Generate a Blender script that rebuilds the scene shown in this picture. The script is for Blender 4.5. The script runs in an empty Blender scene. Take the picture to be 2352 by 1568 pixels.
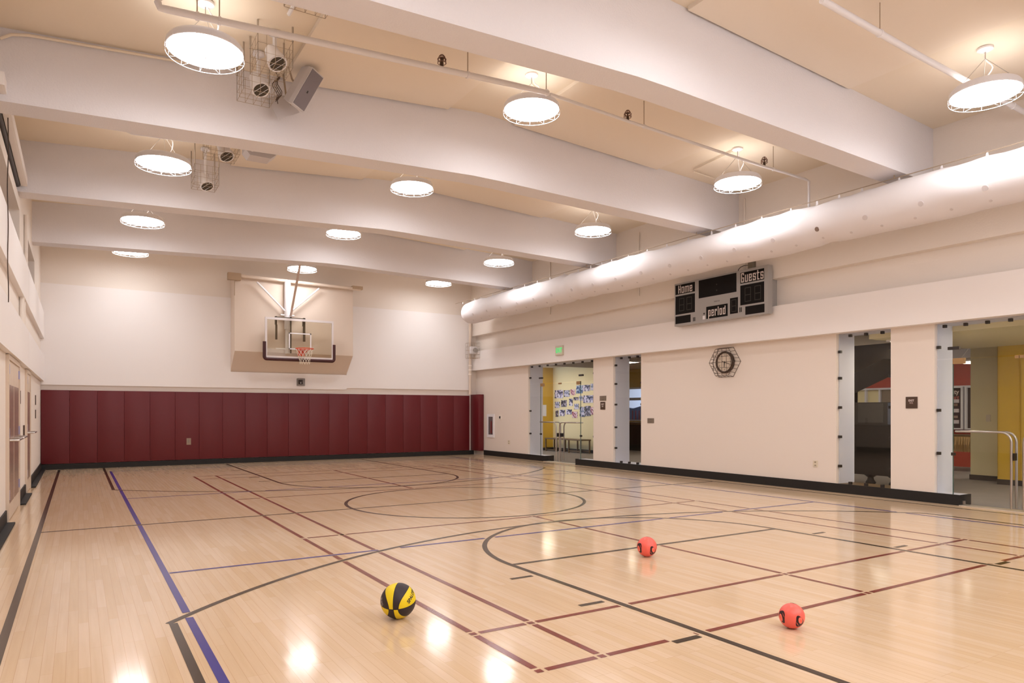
import bpy, math, random
from mathutils import Vector, Matrix
random.seed(7)
scn = bpy.context.scene
COL = scn.collection
PI = math.pi

# ------------------------------------------------------------ camera, world, exposure
H = 1.38
YAW = 0.5568
cam_d = bpy.data.cameras.new('camera')
cam = bpy.data.objects.new('camera', cam_d); COL.objects.link(cam)
cam_d.sensor_fit = 'HORIZONTAL'; cam_d.sensor_width = 36.0
cam_d.lens = 1600.0 / 2352.0 * 36.0
cam_d.shift_y = (945.0 - 784.0) / 2352.0
cam_d.clip_start = 0.05; cam_d.clip_end = 200
cam.location = (0, 0, H)
cam.rotation_euler = (PI / 2, 0, -YAW)
scn.camera = cam
scn.view_settings.view_transform = 'Standard'
scn.view_settings.look = 'None'
scn.view_settings.gamma = 1.0
scn.view_settings.use_curve_mapping = False
scn.view_settings.exposure = 0.0
LAMP = 29.5        # glow of the lamp diffusers
LAMP_UP = 4.0
w = bpy.data.worlds.new('world'); scn.world = w; w.use_nodes = True
wb = w.node_tree.nodes['Background']; wb.inputs[0].default_value = (0.62, 0.76, 1.0, 1); wb.inputs[1].default_value = 3.2

def area(name, loc, rot, sx, sy, power, col):
    d = bpy.data.lights.new(name, 'AREA'); d.shape = 'RECTANGLE'; d.size = sx; d.size_y = sy; d.energy = power; d.color = col
    o = bpy.data.objects.new(name, d); COL.objects.link(o); o.location = loc; o.rotation_euler = rot; return o
# added cool fill behind the camera, no window there; daylight at the lobby ends
area('added_front_fill', (5.1, -0.72, 3.6), (-PI / 2, 0, 0), 9.0, 2.4, 260, (.74, .85, 1.0))
area('daylight_lobby_end', (13.3, -1.7, 1.5), (-PI / 2, 0, 0), 2.6, 2.2, 950, (.84, .87, 1.0))
area('daylight_lobby_outer', (20.2, 9.0, 1.7), (0, PI / 2, 0), 1.7, 8.5, 500, (.78, .87, 1.0))

# ------------------------------------------------------------ materials
def lin(c):
    if isinstance(c, str):
        c = [int(c[i:i + 2], 16) / 255 for i in (0, 2, 4)]
    return tuple((x / 12.92 if x <= 0.04045 else ((x + 0.055) / 1.055) ** 2.4) for x in c) + (1,)
MATS = {}
def mat(name, col, rough=0.6, metal=0.0, spec=0.5, bump=0.0, bscale=30.0, vary=0.0, vscale=6.0, coat=0.0, coat_r=0.1):
    if name in MATS: return MATS[name]
    m = bpy.data.materials.new(name); m.use_nodes = True
    nt = m.node_tree; b = nt.nodes['Principled BSDF']
    c = lin(col)
    b.inputs['Base Color'].default_value = c
    b.inputs['Roughness'].default_value = rough
    b.inputs['Metallic'].default_value = metal
    b.inputs['Specular IOR Level'].default_value = spec
    if coat: b.inputs['Coat Weight'].default_value = coat; b.inputs['Coat Roughness'].default_value = coat_r
    tc = nt.nodes.new('ShaderNodeTexCoord')
    if vary:
        n = nt.nodes.new('ShaderNodeTexNoise'); n.inputs['Scale'].default_value = vscale; n.inputs['Detail'].default_value = 3
        nt.links.new(tc.outputs['Object'], n.inputs['Vector'])
        mx = nt.nodes.new('ShaderNodeMix'); mx.data_type = 'RGBA'
        mx.inputs[6].default_value = tuple(x * (1 - vary) for x in c[:3]) + (1,)
        mx.inputs[7].default_value = tuple(min(1, x * (1 + vary)) for x in c[:3]) + (1,)
        nt.links.new(n.outputs['Fac'], mx.inputs[0]); nt.links.new(mx.outputs[2], b.inputs['Base Color'])
    if bump:
        n = nt.nodes.new('ShaderNodeTexNoise'); n.inputs['Scale'].default_value = bscale; n.inputs['Detail'].default_value = 4
        nt.links.new(tc.outputs['Object'], n.inputs['Vector'])
        bp = nt.nodes.new('ShaderNodeBump'); bp.inputs['Strength'].default_value = bump; bp.inputs['Distance'].default_value = 0.01
        nt.links.new(n.outputs['Fac'], bp.inputs['Height']); nt.links.new(bp.outputs['Normal'], b.inputs['Normal'])
    MATS[name] = m
    return m
def emit(name, col, s):
    m = bpy.data.materials.new(name); m.use_nodes = True; nt = m.node_tree
    nt.nodes.remove(nt.nodes['Principled BSDF'])
    e = nt.nodes.new('ShaderNodeEmission'); e.inputs[0].default_value = lin(col); e.inputs[1].default_value = s
    nt.links.new(e.outputs[0], nt.nodes['Material Output'].inputs[0]); MATS[name] = m
    return m
def glass(name, tint):
    m = bpy.data.materials.new(name); m.use_nodes = True; nt = m.node_tree
    nt.nodes.remove(nt.nodes['Principled BSDF'])
    t = nt.nodes.new('ShaderNodeBsdfTransparent'); t.inputs[0].default_value = lin(tint)
    g = nt.nodes.new('ShaderNodeBsdfGlossy'); g.inputs['Roughness'].default_value = 0.0
    f = nt.nodes.new('ShaderNodeFresnel'); f.inputs[0].default_value = 1.45
    mx = nt.nodes.new('ShaderNodeMixShader')
    ge = nt.nodes.new('ShaderNodeNewGeometry'); iv = nt.nodes.new('ShaderNodeMath'); iv.operation = 'SUBTRACT'; iv.inputs[0].default_value = 1.0; nt.links.new(ge.outputs['Backfacing'], iv.inputs[1])
    ml = nt.nodes.new('ShaderNodeMath'); ml.operation = 'MULTIPLY'; nt.links.new(f.outputs[0], ml.inputs[0]); nt.links.new(iv.outputs[0], ml.inputs[1])
    nt.links.new(ml.outputs[0], mx.inputs[0]); nt.links.new(t.outputs[0], mx.inputs[1]); nt.links.new(g.outputs[0], mx.inputs[2])
    nt.links.new(mx.outputs[0], nt.nodes['Material Output'].inputs[0]); MATS[name] = m
    return m

WALL = 'e6ded6'
M_wall = mat('cream_paint', 'efe4da', 0.75, bump=0.25, bscale=40)
M_panel = mat('white_panel_paint', 'f4edea', 0.7, bump=0.05, bscale=60)
M_beam = mat('white_plaster', 'e7e2e4', 0.75, bump=0.45, bscale=55)
M_ceil = mat('ceiling_paint', 'ebdcc8', 0.8, bump=0.1, bscale=20)
M_cpanel = mat('ceiling_panel_paint', 'eee0cf', 0.75)
M_lower = mat('taupe_paint', 'eaddd2', 0.6, bump=0.05, bscale=50)
M_box = mat('beige_paint', 'dfcdbd', 0.7)
M_pad = mat('maroon_vinyl', '651a20', 0.42, spec=0.4, bump=0.12, bscale=120)
M_pad_side = mat('maroon_vinyl_edge', '5e181e', 0.5)
M_black = mat('black_rubber', '120d0b', 0.65)
M_dark = mat('dark_metal', '2a2320', 0.45)
M_white = mat('white_enamel', 'eeeaec', 0.4)
M_steel = mat('brushed_steel', 'b9b2ac', 0.28, metal=1.0)
M_galv = mat('galvanised_wire', 'b09c86', 0.5, metal=0.3)
M_wirebrown = mat('dark_wire', '4a3526', 0.5)
M_fabric = mat('white_duct_fabric', 'e8e2e3', 0.85, bump=0.15, bscale=200)
M_glass = glass('clear_glass', 'fafbfb')
M_board = glass('backboard_glass', 'f6f4ee')
M_lamp = emit('lamp_diffuser_glow', 'fbfcff', LAMP)
M_lampup = emit('lamp_top_glow', 'fff6ee', LAMP_UP)
M_orange = mat('orange_rim_paint', 'd8481c', 0.4)
M_net = mat('white_net_cord', 'e6dccb', 0.8)
M_brownpad = mat('brown_edge_pad', '43181a', 0.5)
M_score = mat('grey_scoreboard_case', 'a6a19d', 0.45)
M_screen = mat('black_score_window', '15100e', 0.6, spec=0.15)
M_letter = mat('pale_lettering', 'd9ccc6', 0.6)
M_plate = mat('ivory_plate', 'ddd0ba', 0.5)
M_steelplate = mat('steel_cover_plate', '8b7d70', 0.4, metal=0.4)
M_sign = mat('brown_sign_face', '4b3527', 0.5)
M_carpet = mat('grey_carpet', '847c78', 0.85, vary=0.12, vscale=3.0, bump=0.3, bscale=200)
M_yellow = mat('mustard_paint', 'd2ab3e', 0.5, vary=0.03)
M_cream = mat('pale_yellow_paint', 'e8dcb2', 0.6)
M_greyrev = mat('pale_grey_paint', 'dedce4', 0.6)
M_red = mat('brick_red_paint', 'b4432f', 0.6)
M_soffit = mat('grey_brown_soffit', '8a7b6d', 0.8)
M_skirt = mat('dark_skirting', '3c332f', 0.6)
M_wood = mat('brown_bench_wood', '6e5638', 0.5, vary=0.15, vscale=9)
M_stair = mat('dark_stair_paint', '3b332c', 0.7)
M_cab = mat('dark_cabinet', '2e2823', 0.35, vary=0.1)
M_brass = mat('bronze_fitting', 'a8845a', 0.4, metal=0.4)
M_grille = mat('grey_speaker_grille', '827a80', 0.7)
M_spk = mat('white_speaker_case', 'cfc8c8', 0.5)
M_lens = mat('dark_lens', '3d342a', 0.2)
M_doorm = mat('ivory_door_paint', 'dcc8b4', 0.45)
M_doorglass = mat('dim_door_glass', '9f8377', 0.25)
M_hinge = mat('blue_grey_hinge', 'a9a6c8', 0.3, metal=0.4)
M_exitface = mat('exit_sign_case', 'd8ccb8', 0.5)
M_exit = emit('exit_green_glow', '2fe070', 1.3)

# maple floor with planks running along the room
def maple():
    m = bpy.data.materials.new('maple_floor'); m.use_nodes = True; nt = m.node_tree; N = nt.nodes; L = nt.links
    b = N['Principled BSDF']
    tc = N.new('ShaderNodeTexCoord'); sp = N.new('ShaderNodeSeparateXYZ'); cb = N.new('ShaderNodeCombineXYZ')
    L.new(tc.outputs['Object'], sp.inputs[0]); L.new(sp.outputs[1], cb.inputs[0]); L.new(sp.outputs[0], cb.inputs[1])
    br = N.new('ShaderNodeTexBrick'); L.new(cb.outputs[0], br.inputs['Vector'])
    br.inputs['Scale'].default_value = 1.0; br.inputs['Brick Width'].default_value = 0.95; br.inputs['Row Height'].default_value = 0.057
    br.inputs['Mortar Size'].default_value = 0.0012; br.inputs['Mortar Smooth'].default_value = 0.4; br.inputs['Bias'].default_value = 0.0
    br.offset = 0.37; br.offset_frequency = 3; br.squash = 1.0
    br.inputs['Color1'].default_value = lin('e3c7a9'); br.inputs['Color2'].default_value = lin('dcbd99'); br.inputs['Mortar'].default_value = lin('cba885')
    n = N.new('ShaderNodeTexNoise'); mp = N.new('ShaderNodeMapping'); mp.inputs['Scale'].default_value = (1.0, 26, 1)
    L.new(cb.outputs[0], mp.inputs[0]); L.new(mp.outputs[0], n.inputs['Vector']); n.inputs['Scale'].default_value = 1.6; n.inputs['Detail'].default_value = 4
    mx = N.new('ShaderNodeMix'); mx.data_type = 'RGBA'; mx.blend_type = 'MULTIPLY'; mx.inputs[0].default_value = 0.32
    cr = N.new('ShaderNodeValToRGB'); cr.color_ramp.elements[0].position = 0.3; cr.color_ramp.elements[0].color = (0.80, 0.74, 0.68, 1)
    cr.color_ramp.elements[1].position = 0.7; cr.color_ramp.elements[1].color = (1, 1, 1, 1)
    L.new(n.outputs['Fac'], cr.inputs[0]); L.new(br.outputs['Color'], mx.inputs[6]); L.new(cr.outputs[0], mx.inputs[7])
    L.new(mx.outputs[2], b.inputs['Base Color'])
    b.inputs['Roughness'].default_value = 0.12; b.inputs['Specular IOR Level'].default_value = 0.5
    n2 = N.new('ShaderNodeTexNoise'); mp2 = N.new('ShaderNodeMapping'); mp2.inputs['Scale'].default_value = (1.2, 17.5, 1)
    L.new(cb.outputs[0], mp2.inputs[0]); L.new(mp2.outputs[0], n2.inputs['Vector']); n2.inputs['Scale'].default_value = 1.0; n2.inputs['Detail'].default_value = 1
    bp = N.new('ShaderNodeBump'); bp.inputs['Strength'].default_value = 0.11; bp.inputs['Distance'].default_value = 0.004
    L.new(n2.outputs['Fac'], bp.inputs['Height']); L.new(bp.outputs['Normal'], b.inputs['Normal'])
    return m
M_floor = maple()
M_lblack = mat('black_court_paint', '38281a', 0.2)
M_lblue = mat('blue_court_paint', '33308a', 0.2)
M_lmaroon = mat('maroon_court_paint', '7a2c1e', 0.2)

# ------------------------------------------------------------ mesh helpers
class MB:
    def __init__(s): s.v = []; s.f = []; s.mi = []; s.m = 0
    def add(s, vs, fs):
        o = len(s.v); s.v += [tuple(v) for v in vs]; s.f += [tuple(i + o for i in f) for f in fs]; s.mi += [s.m] * len(fs); return s
    def box(s, a, b):
        (x0, y0, z0), (x1, y1, z1) = a, b
        x0, x1 = min(x0, x1), max(x0, x1); y0, y1 = min(y0, y1), max(y0, y1); z0, z1 = min(z0, z1), max(z0, z1)
        return s.add([(x0, y0, z0), (x1, y0, z0), (x1, y1, z0), (x0, y1, z0), (x0, y0, z1), (x1, y0, z1), (x1, y1, z1), (x0, y1, z1)],
                     [(0, 3, 2, 1), (4, 5, 6, 7), (0, 1, 5, 4), (1, 2, 6, 5), (2, 3, 7, 6), (3, 0, 4, 7)])
    def bbox(s, a, b, r=0.01):   # box with chamfered edges
        (x0, y0, z0), (x1, y1, z1) = a, b
        x0, x1 = min(x0, x1), max(x0, x1); y0, y1 = min(y0, y1), max(y0, y1); z0, z1 = min(z0, z1), max(z0, z1)
        import bmesh
        bm = bmesh.new(); bmesh.ops.create_cube(bm, size=1)
        for v in bm.verts:
            v.co = Vector(((x0 + x1) / 2 + v.co.x * (x1 - x0), (y0 + y1) / 2 + v.co.y * (y1 - y0), (z0 + z1) / 2 + v.co.z * (z1 - z0)))
        bmesh.ops.bevel(bm, geom=list(bm.edges), offset=r, segments=2, affect='EDGES', profile=0.5)
        bm.verts.ensure_lookup_table(); bm.normal_update()
        s.add([v.co[:] for v in bm.verts], [[v.index for v in f.verts] for f in bm.faces]); bm.free(); return s
    def tube(s, pts, r, n=8, closed=False, caps=True):
        pts = [Vector(p) for p in pts]; k = len(pts); rings = []
        prev = None
        for i, p in enumerate(pts):
            if closed: d = pts[(i + 1) % k] - pts[i - 1]
            else: d = pts[min(i + 1, k - 1)] - pts[max(i - 1, 0)]
            if d.length < 1e-9: d = Vector((0, 0, 1))
            d.normalize()
            if prev is None:
                a = Vector((0, 0, 1)) if abs(d.z) < 0.9 else Vector((1, 0, 0)); e1 = d.cross(a).normalized()
            else:
                e1 = prev - d * prev.dot(d)
                e1 = e1.normalized() if e1.length > 1e-6 else d.orthogonal().normalized()
            prev = e1; e2 = d.cross(e1)
            rr = r[i] if isinstance(r, (list, tuple)) else r
            rings.append([p + e1 * (rr * math.cos(2 * PI * j / n)) + e2 * (rr * math.sin(2 * PI * j / n)) for j in range(n)])
        vs = [q for R in rings for q in R]; fs = []
        for i in range(k if closed else k - 1):
            for j in range(n):
                a0 = i * n + j; a1 = i * n + (j + 1) % n; b0 = ((i + 1) % k) * n + j; b1 = ((i + 1) % k) * n + (j + 1) % n
                fs.append((a0, a1, b1, b0))
        if caps and not closed: fs += [tuple(range(n - 1, -1, -1)), tuple((k - 1) * n + j for j in range(n))]
        return s.add(vs, fs)
    def lathe(s, c, prof, n=32, caps=True):   # prof: (radius, z) about a vertical axis through c
        vs = []; fs = []
        for r, z in prof:
            vs += [(c[0] + r * math.cos(2 * PI * j / n), c[1] + r * math.sin(2 * PI * j / n), c[2] + z) for j in range(n)]
        for i in range(len(prof) - 1):
            for j in range(n):
                fs.append((i * n + j, i * n + (j + 1) % n, (i + 1) * n + (j + 1) % n, (i + 1) * n + j))
        if caps: fs += [tuple(range(n - 1, -1, -1)), tuple((len(prof) - 1) * n + j for j in range(n))]
        return s.add(vs, fs)
    def prism(s, poly, axis, a, b):   # polygon in the two other axes, extruded along axis
        n = len(poly)
        def P(p, t): return {'x': (t, p[0], p[1]), 'y': (p[0], t, p[1]), 'z': (p[0], p[1], t)}[axis]
        vs = [P(p, a) for p in poly] + [P(p, b) for p in poly]
        fs = [tuple(range(n - 1, -1, -1)), tuple(range(n, 2 * n))] + [(i, (i + 1) % n, n + (i + 1) % n, n + i) for i in range(n)]
        return s.add(vs, fs)
    def build(s, name, m, parent=None, smooth=False, loc=None):
        me = bpy.data.meshes.new(name)
        vs = s.v
        if loc is not None: vs = [(x - loc[0], y - loc[1], z - loc[2]) for x, y, z in vs]
        me.from_pydata(vs, [], s.f)
        for mm in (m if isinstance(m, (list, tuple)) else [m]): me.materials.append(mm)
        for p, i in zip(me.polygons, s.mi): p.material_index = i
        me.update()
        import bmesh
        bm = bmesh.new(); bm.from_mesh(me); bmesh.ops.recalc_face_normals(bm, faces=bm.faces); bm.to_mesh(me); bm.free()
        if smooth:
            for p in me.polygons: p.use_smooth = True
            if smooth != 'all':
                me.set_sharp_from_angle(angle=math.radians(38))
        o = bpy.data.objects.new(name, me); COL.objects.link(o)
        if loc is not None: o.location = loc
        if parent is not None: attach(o, parent)
        return o
def attach(o, parent):
    bpy.context.view_layer.update()
    o.parent = parent; o.matrix_parent_inverse = Matrix.Identity(4)
    # keep world position: parents are only translated or turned Empties/meshes
    mw = o.matrix_basis.copy(); o.matrix_basis = parent_world(parent).inverted() @ mw
def parent_world(p):
    m = p.matrix_basis.copy(); q = p.parent
    while q: m = q.matrix_basis @ m; q = q.parent
    return m
def tag(o, label, cat, group=None, kind=None):
    o['label'] = label; o['category'] = cat
    if group: o['group'] = group
    if kind: o['kind'] = kind
    return o
def struct(o): o['kind'] = 'structure'; return o
def root(name, loc, label, cat, group=None, kind=None):
    o = bpy.data.objects.new(name, None); COL.objects.link(o); o.location = loc; o.empty_display_size = 0.1
    return tag(o, label, cat, group, kind)
def children(o): return [c for c in COL.objects if c.parent == o]
def copy_tree(o, parent=None):
    c = o.copy(); COL.objects.link(c)
    if parent is not None: c.parent = parent
    for ch in children(o):
        if ch is not c: copy_tree(ch, c)
    return c
def text_mesh(body, size=1.0, xs=1.0, extrude=0.0, bold=0.0, align='CENTER'):
    cu = bpy.data.curves.new('t', 'FONT'); cu.body = body; cu.size = size; cu.align_x = align; cu.align_y = 'CENTER'
    cu.extrude = extrude; cu.offset = bold; cu.resolution_u = 3
    ob = bpy.data.objects.new('t', cu); COL.objects.link(ob); dg = bpy.context.evaluated_depsgraph_get(); dg.update()
    me = bpy.data.meshes.new_from_object(ob.evaluated_get(dg))
    vs = [(v.co.x * xs, v.co.y, v.co.z) for v in me.vertices]; fs = [tuple(p.vertices) for p in me.polygons]
    bpy.data.objects.remove(ob); bpy.data.curves.remove(cu); bpy.data.meshes.remove(me)
    return vs, fs
def text_on_right_wall(body, x, y, z, size, xs, name, m, parent, bold=0.0):
    """letters on a face looking to -x; reading direction is -y as seen from the room"""
    vs, fs = text_mesh(body, size, xs, 0.0, bold)
    b = MB(); b.add([(x, y - vx, z + vy) for vx, vy, vz in vs], fs)
    return b.build(name, m, parent)
def wire_path_box(b, x0, x1, y0, y1, z0, z1, nx, ny, nz, r=0.003, bottom=True, sides=True):
    """welded wire basket open at the top"""
    def L(a, c): b.tube([a, c], r, 5)
    for i in range(nz + 1):
        z = z0 + (z1 - z0) * i / nz
        b.tube([(x0, y0, z), (x1, y0, z), (x1, y1, z), (x0, y1, z)], r, 5, closed=True)
    for i in range(nx + 1):
        x = x0 + (x1 - x0) * i / nx
        for y in (y0, y1): L((x, y, z0), (x, y, z1))
        if bottom: L((x, y0, z0), (x, y1, z0))
    for i in range(ny + 1):
        y = y0 + (y1 - y0) * i / ny
        for x in (x0, x1): L((x, y, z0), (x, y, z1))
        if bottom: L((x0, y, z0), (x1, y, z0))

XL, XR, YN, YF = -0.76, 11.0, -0.75, 19.9
XB = 10.82            # face of the right wall's projecting bands
RIDGE = 5.12
def zceil(x): return 5.42 + 0.43 * (x + .76) / 5.88 if x < RIDGE else 5.85 - 0.27 * (x - RIDGE) / 5.9

# ------------------------------------------------------------ floor with its painted court lines
def court():
    b = MB(); b.box((XL - .4, YN, -0.12), (XR + .08, YF, 0.0))
    W = 0.05; G = 0.022
    lines = []    # (prio, mat, pts, width)
    def seg(pr, m, p, q, wd=W):
        n = max(2, int((Vector(q) - Vector(p)).length / 0.02)); lines.append((pr, m, [(p[0] + (q[0] - p[0]) * i / n, p[1] + (q[1] - p[1]) * i / n) for i in range(n + 1)], wd, (p, q)))
    def arc(pr, m, c, r, a0, a1, wd=W):
        n = int(abs(a1 - a0) * r / 0.03); lines.append((pr, m, [(c[0] + r * math.cos(a0 + (a1 - a0) * i / n), c[1] + r * math.sin(a0 + (a1 - a0) * i / n)) for i in range(n + 1)], wd, ('arc', c, r, a0, a1)))
    cx, cy = 5.14, 9.60
    K, B_, R_ = 1, 2, 3      # black, blue, maroon
    seg(K, 1, (-.385, -.6), (-.385, 19.6)); seg(K, 1, (10.665, -.6), (10.665, 19.6), 0.04)
    seg(K, 1, (-.385, cy), (10.665, cy), .045)
    for s in (1, -1):
        f = (lambda y: y) if s == 1 else (lambda y: 2 * cy - y)
        seg(K, 1, (.525, f(-.6)), (.525, f(5.02))); seg(K, 1, (9.755, f(-.6)), (9.755, f(5.02)))
        a = math.asin((5.03 - .92) / 6.2)
        if s == 1: arc(K, 1, (cx, .92), 6.2, a, PI - a)
        else: arc(K, 1, (cx, 2 * cy - .92), 6.2, PI + a, 2 * PI - a)
        seg(K, 1, (3.31, f(-.4)), (3.31, f(5.33))); seg(K, 1, (6.97, f(-.4)), (6.97, f(5.33))); seg(K, 1, (3.31, f(5.33)), (6.97, f(5.33)))
        if s == 1: arc(K, 1, (cx, 5.33), 1.83, 0, PI)
        else: arc(K, 1, (cx, 2 * cy - 5.33), 1.83, PI, 2 * PI)
        for (x0, x1) in ((3.03, 3.235), (7.045, 7.25)) if s == 1 else ((3.03, 3.235), (7.045, 7.25)):
            pass
        for yy, t in ((4.88, .045), (3.95, .045), (3.025, .05), (1.9, .05)):
            for x0, x1 in ((3.025, 3.24), (6.925 + .12, 7.25)):
                seg(0, 1, (x0, f(yy)), (x1, f(yy)), t)
    arc(K, 1, (cx, cy), 1.83, 0, 2 * PI)
    seg(K, 1, (-.385, 19.62), (10.665, 19.62), .04)
    # volleyball
    for x in (.63, 9.555): seg(B_, 2, (x, .6 - 1.2), (x, 18.55), .05)
    for y in (6.6, 12.6): seg(B_, 2, (.66, y), (9.53, y), .045)
    seg(B_, 2, (.66, 18.55), (9.53, 18.55), .04)
    # badminton
    for x in (2.08, 2.51, 7.65, 8.12): seg(R_, 3, (x, 3.05), (x, 16.15), .044)
    for y in (3.07, 3.80, 15.4, 16.13): seg(R_, 3, (2.08, y), (8.12, y), .044)
    for y in (7.64, 11.56): seg(R_, 3, (2.10, y), (8.10, y), .044)
    seg(R_, 3, (5.10, 3.07), (5.10, 7.64), .044); seg(R_, 3, (5.10, 11.56), (5.10, 16.13), .044)
    def dist(p, g):
        if g[0] == 'arc':
            _, c, r, a0, a1 = g; dx, dy = p[0] - c[0], p[1] - c[1]; an = math.atan2(dy, dx)
            while an < a0 - 1e-6: an += 2 * PI
            if an <= a1 + 1e-6: return abs(math.hypot(dx, dy) - r)
            return min(math.hypot(p[0] - c[0] - r * math.cos(q), p[1] - c[1] - r * math.sin(q)) for q in (a0, a1))
        (x0, y0), (x1, y1) = g; dx, dy = x1 - x0, y1 - y0; t = max(0, min(1, ((p[0] - x0) * dx + (p[1] - y0) * dy) / (dx * dx + dy * dy)))
        return math.hypot(p[0] - x0 - t * dx, p[1] - y0 - t * dy)
    for li, (pr, m, pts, wd, g) in enumerate(lines):
        oth = [(o[0], o[3], o[4]) for k, o in enumerate(lines) if k != li and (o[0] < pr and o[0] > 0 or (pr == R_ and o[0] == R_))]
        oth += [(0, o[3], o[4]) for o in lines if o[0] == 0 and pr > 1]
        keep = []
        # finer sampling near crossings
        for i in range(len(pts) - 1):
            k = 4
            for j in range(k):
                t = (j + .5) / k; p = (pts[i][0] + (pts[i + 1][0] - pts[i][0]) * t, pts[i][1] + (pts[i + 1][1] - pts[i][1]) * t)
                ok = True
                for q, ow, og in oth:
                    d = dist(p, og)
                    if q == R_ and pr == R_:
                        if ow / 2 < d < ow / 2 + G: ok = False; break
                    elif d < ow / 2 + G: ok = False; break
                keep.append((ok, i, j))
        # merge runs
        runs = []; st = None
        for idx, (ok, i, j) in enumerate(keep + [(False, 0, 0)]):
            if ok and st is None: st = idx
            if not ok and st is not None: runs.append((st, idx)); st = None
        z = 0.0010 + 0.0002 * (4 - pr) + 0.00001 * (li % 7)
        def at(u):
            i = min(int(u // 4), len(pts) - 2); t = (u - 4 * i) / 4
            return (pts[i][0] + (pts[i + 1][0] - pts[i][0]) * t, pts[i][1] + (pts[i + 1][1] - pts[i][1]) * t)
        b.m = m
        for a0, a1 in runs:
            if g[0] == 'arc': us = [a0] + [u for u in range((a0 // 4 + 1) * 4, a1, 4)] + [a1]
            else: us = [a0, a1]
            P = [at(u) for u in us]; vs = []
            for i, p in enumerate(P):
                q0 = P[max(0, i - 1)]; q1 = P[min(len(P) - 1, i + 1)]; dx, dy = q1[0] - q0[0], q1[1] - q0[1]; l = math.hypot(dx, dy) or 1
                nx, ny = -dy / l * wd / 2, dx / l * wd / 2
                vs += [(p[0] + nx, p[1] + ny, z), (p[0] - nx, p[1] - ny, z)]
            b.add(vs, [(2 * i, 2 * i + 1, 2 * i + 3, 2 * i + 2) for i in range(len(P) - 1)])
    me = bpy.data.meshes.new('floor'); me.from_pydata(b.v, [], b.f)
    for mm in (M_floor, M_lblack, M_lblue, M_lmaroon): me.materials.append(mm)
    for p, i in zip(me.polygons, b.mi): p.material_index = i
    for p in me.polygons:
        if p.material_index and p.normal.z < 0: p.flip()
    me.update()
    o = bpy.data.objects.new('floor', me); COL.objects.link(o); struct(o)
court()

# ------------------------------------------------------------ ceiling: two slopes, raised panels, concrete beams
b = MB()
b.prism([(XL - .5, zceil(XL) - .02), (RIDGE, 5.85), (XR + .3, zceil(XR) - .01), (XR + .3, 6.3), (XL - .5, 6.3)], 'y', YN - .2, YF + .3)
ceil_o = struct(b.build('ceiling', M_ceil))
BEAMS = [1.9, 5.5, 9.1, 12.7, 16.3]
for k, y0 in enumerate(BEAMS):
    b = MB(); N = 26
    tops = []; bots = []
    for i in range(N + 1):
        x = XL - .2 + (XB + .3 - XL) * i / N
        zb = 4.66 + .235 * (x - XL) / (RIDGE - XL) if x < RIDGE else 4.895 - .125 * (x - RIDGE) / (XR - RIDGE)
        bots.append((x, zb)); tops.append((x, zceil(x) + .05))
    b.prism(bots + tops[::-1], 'y', y0, y0 + .38)
    o = struct(b.build('ceiling_beam', M_beam))
bays = [(-.75, 1.9)] + [(BEAMS[i] + .38, BEAMS[i + 1]) for i in range(4)] + [(16.68, 19.9)]
for (ya, yb) in bays:
    for (xa, xb) in ((2.21, 4.55), (5.67, 8.64)):
        b = MB(); t = .05
        b.prism([(xa, zceil(xa) - t), (xb, zceil(xb) - t), (xb, zceil(xb) + .01), (xa, zceil(xa) + .01)], 'y', ya + .02, yb - .04)
        struct(b.build('ceiling_panel', M_cpanel))

# ------------------------------------------------------------ back wall
b = MB(); b.box((XL - .4, YF, -.1), (XR + .3, YF + .25, 6.2)); b.m = 1
# white panels left and right of the boxed-out bay
o = struct(b.build('wall_back', [M_wall, M_panel]))
b = MB(); b.box((XL, YF - .05, 2.02), (3.47, YF, 4.43)); struct(b.build('wall_back_panel', M_panel))
b = MB(); b.box((6.66, YF - .05, 2.07), (XB, YF, 4.47)); b.box((3.47, YF - .05, 2.02), (6.66, YF, 2.45)); struct(b.build('wall_back_panel', M_panel))
# box behind the hoop with slanted underside
b = MB(); b.prism([(YF + .01, 2.43), (19.3, 2.97), (19.3, 4.95), (YF + .01, 4.95)], 'x', 3.47, 6.66); struct(b.build('wall_back_box', M_box))
# left wall of the box in paler paint is the same mesh

# ------------------------------------------------------------ left wall
b = MB()
b.box((XL - .3, YN, 0), (XL, YF, 3.73))
b.box((XL - .3, YN, 4.44), (XL, YF, 4.62)); b.box((XL - .3, YN, 4.62), (-.92, 12.9, 6.0)); b.box((XL - .3, 12.9, 4.62), (XL, YF, 6.0))
PIL = [(-.75, .6), (3.0, 4.6), (6.3, 8.2), (12.95, 14.6), (17.2, 19.9)]
for y0, y1 in PIL: b.box((XL - .3, y0, 3.73), (XL, y1, 4.44))
struct(b.build('wall_left', M_wall))
b = MB(); b.box((XL, YN, 2.10), (-.69, 13.9, 2.70)); b.box((XL, 13.92, 2.10), (-.69, YF - .05, 2.70)); struct(b.build('trim_1', M_panel))
b = MB(); b.box((XL, YN, 3.11), (-.69, 13.9, 3.73)); b.box((XL, 13.92, 3.11), (-.69, YF - .05, 3.73)); struct(b.build('trim_2', M_panel))
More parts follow.
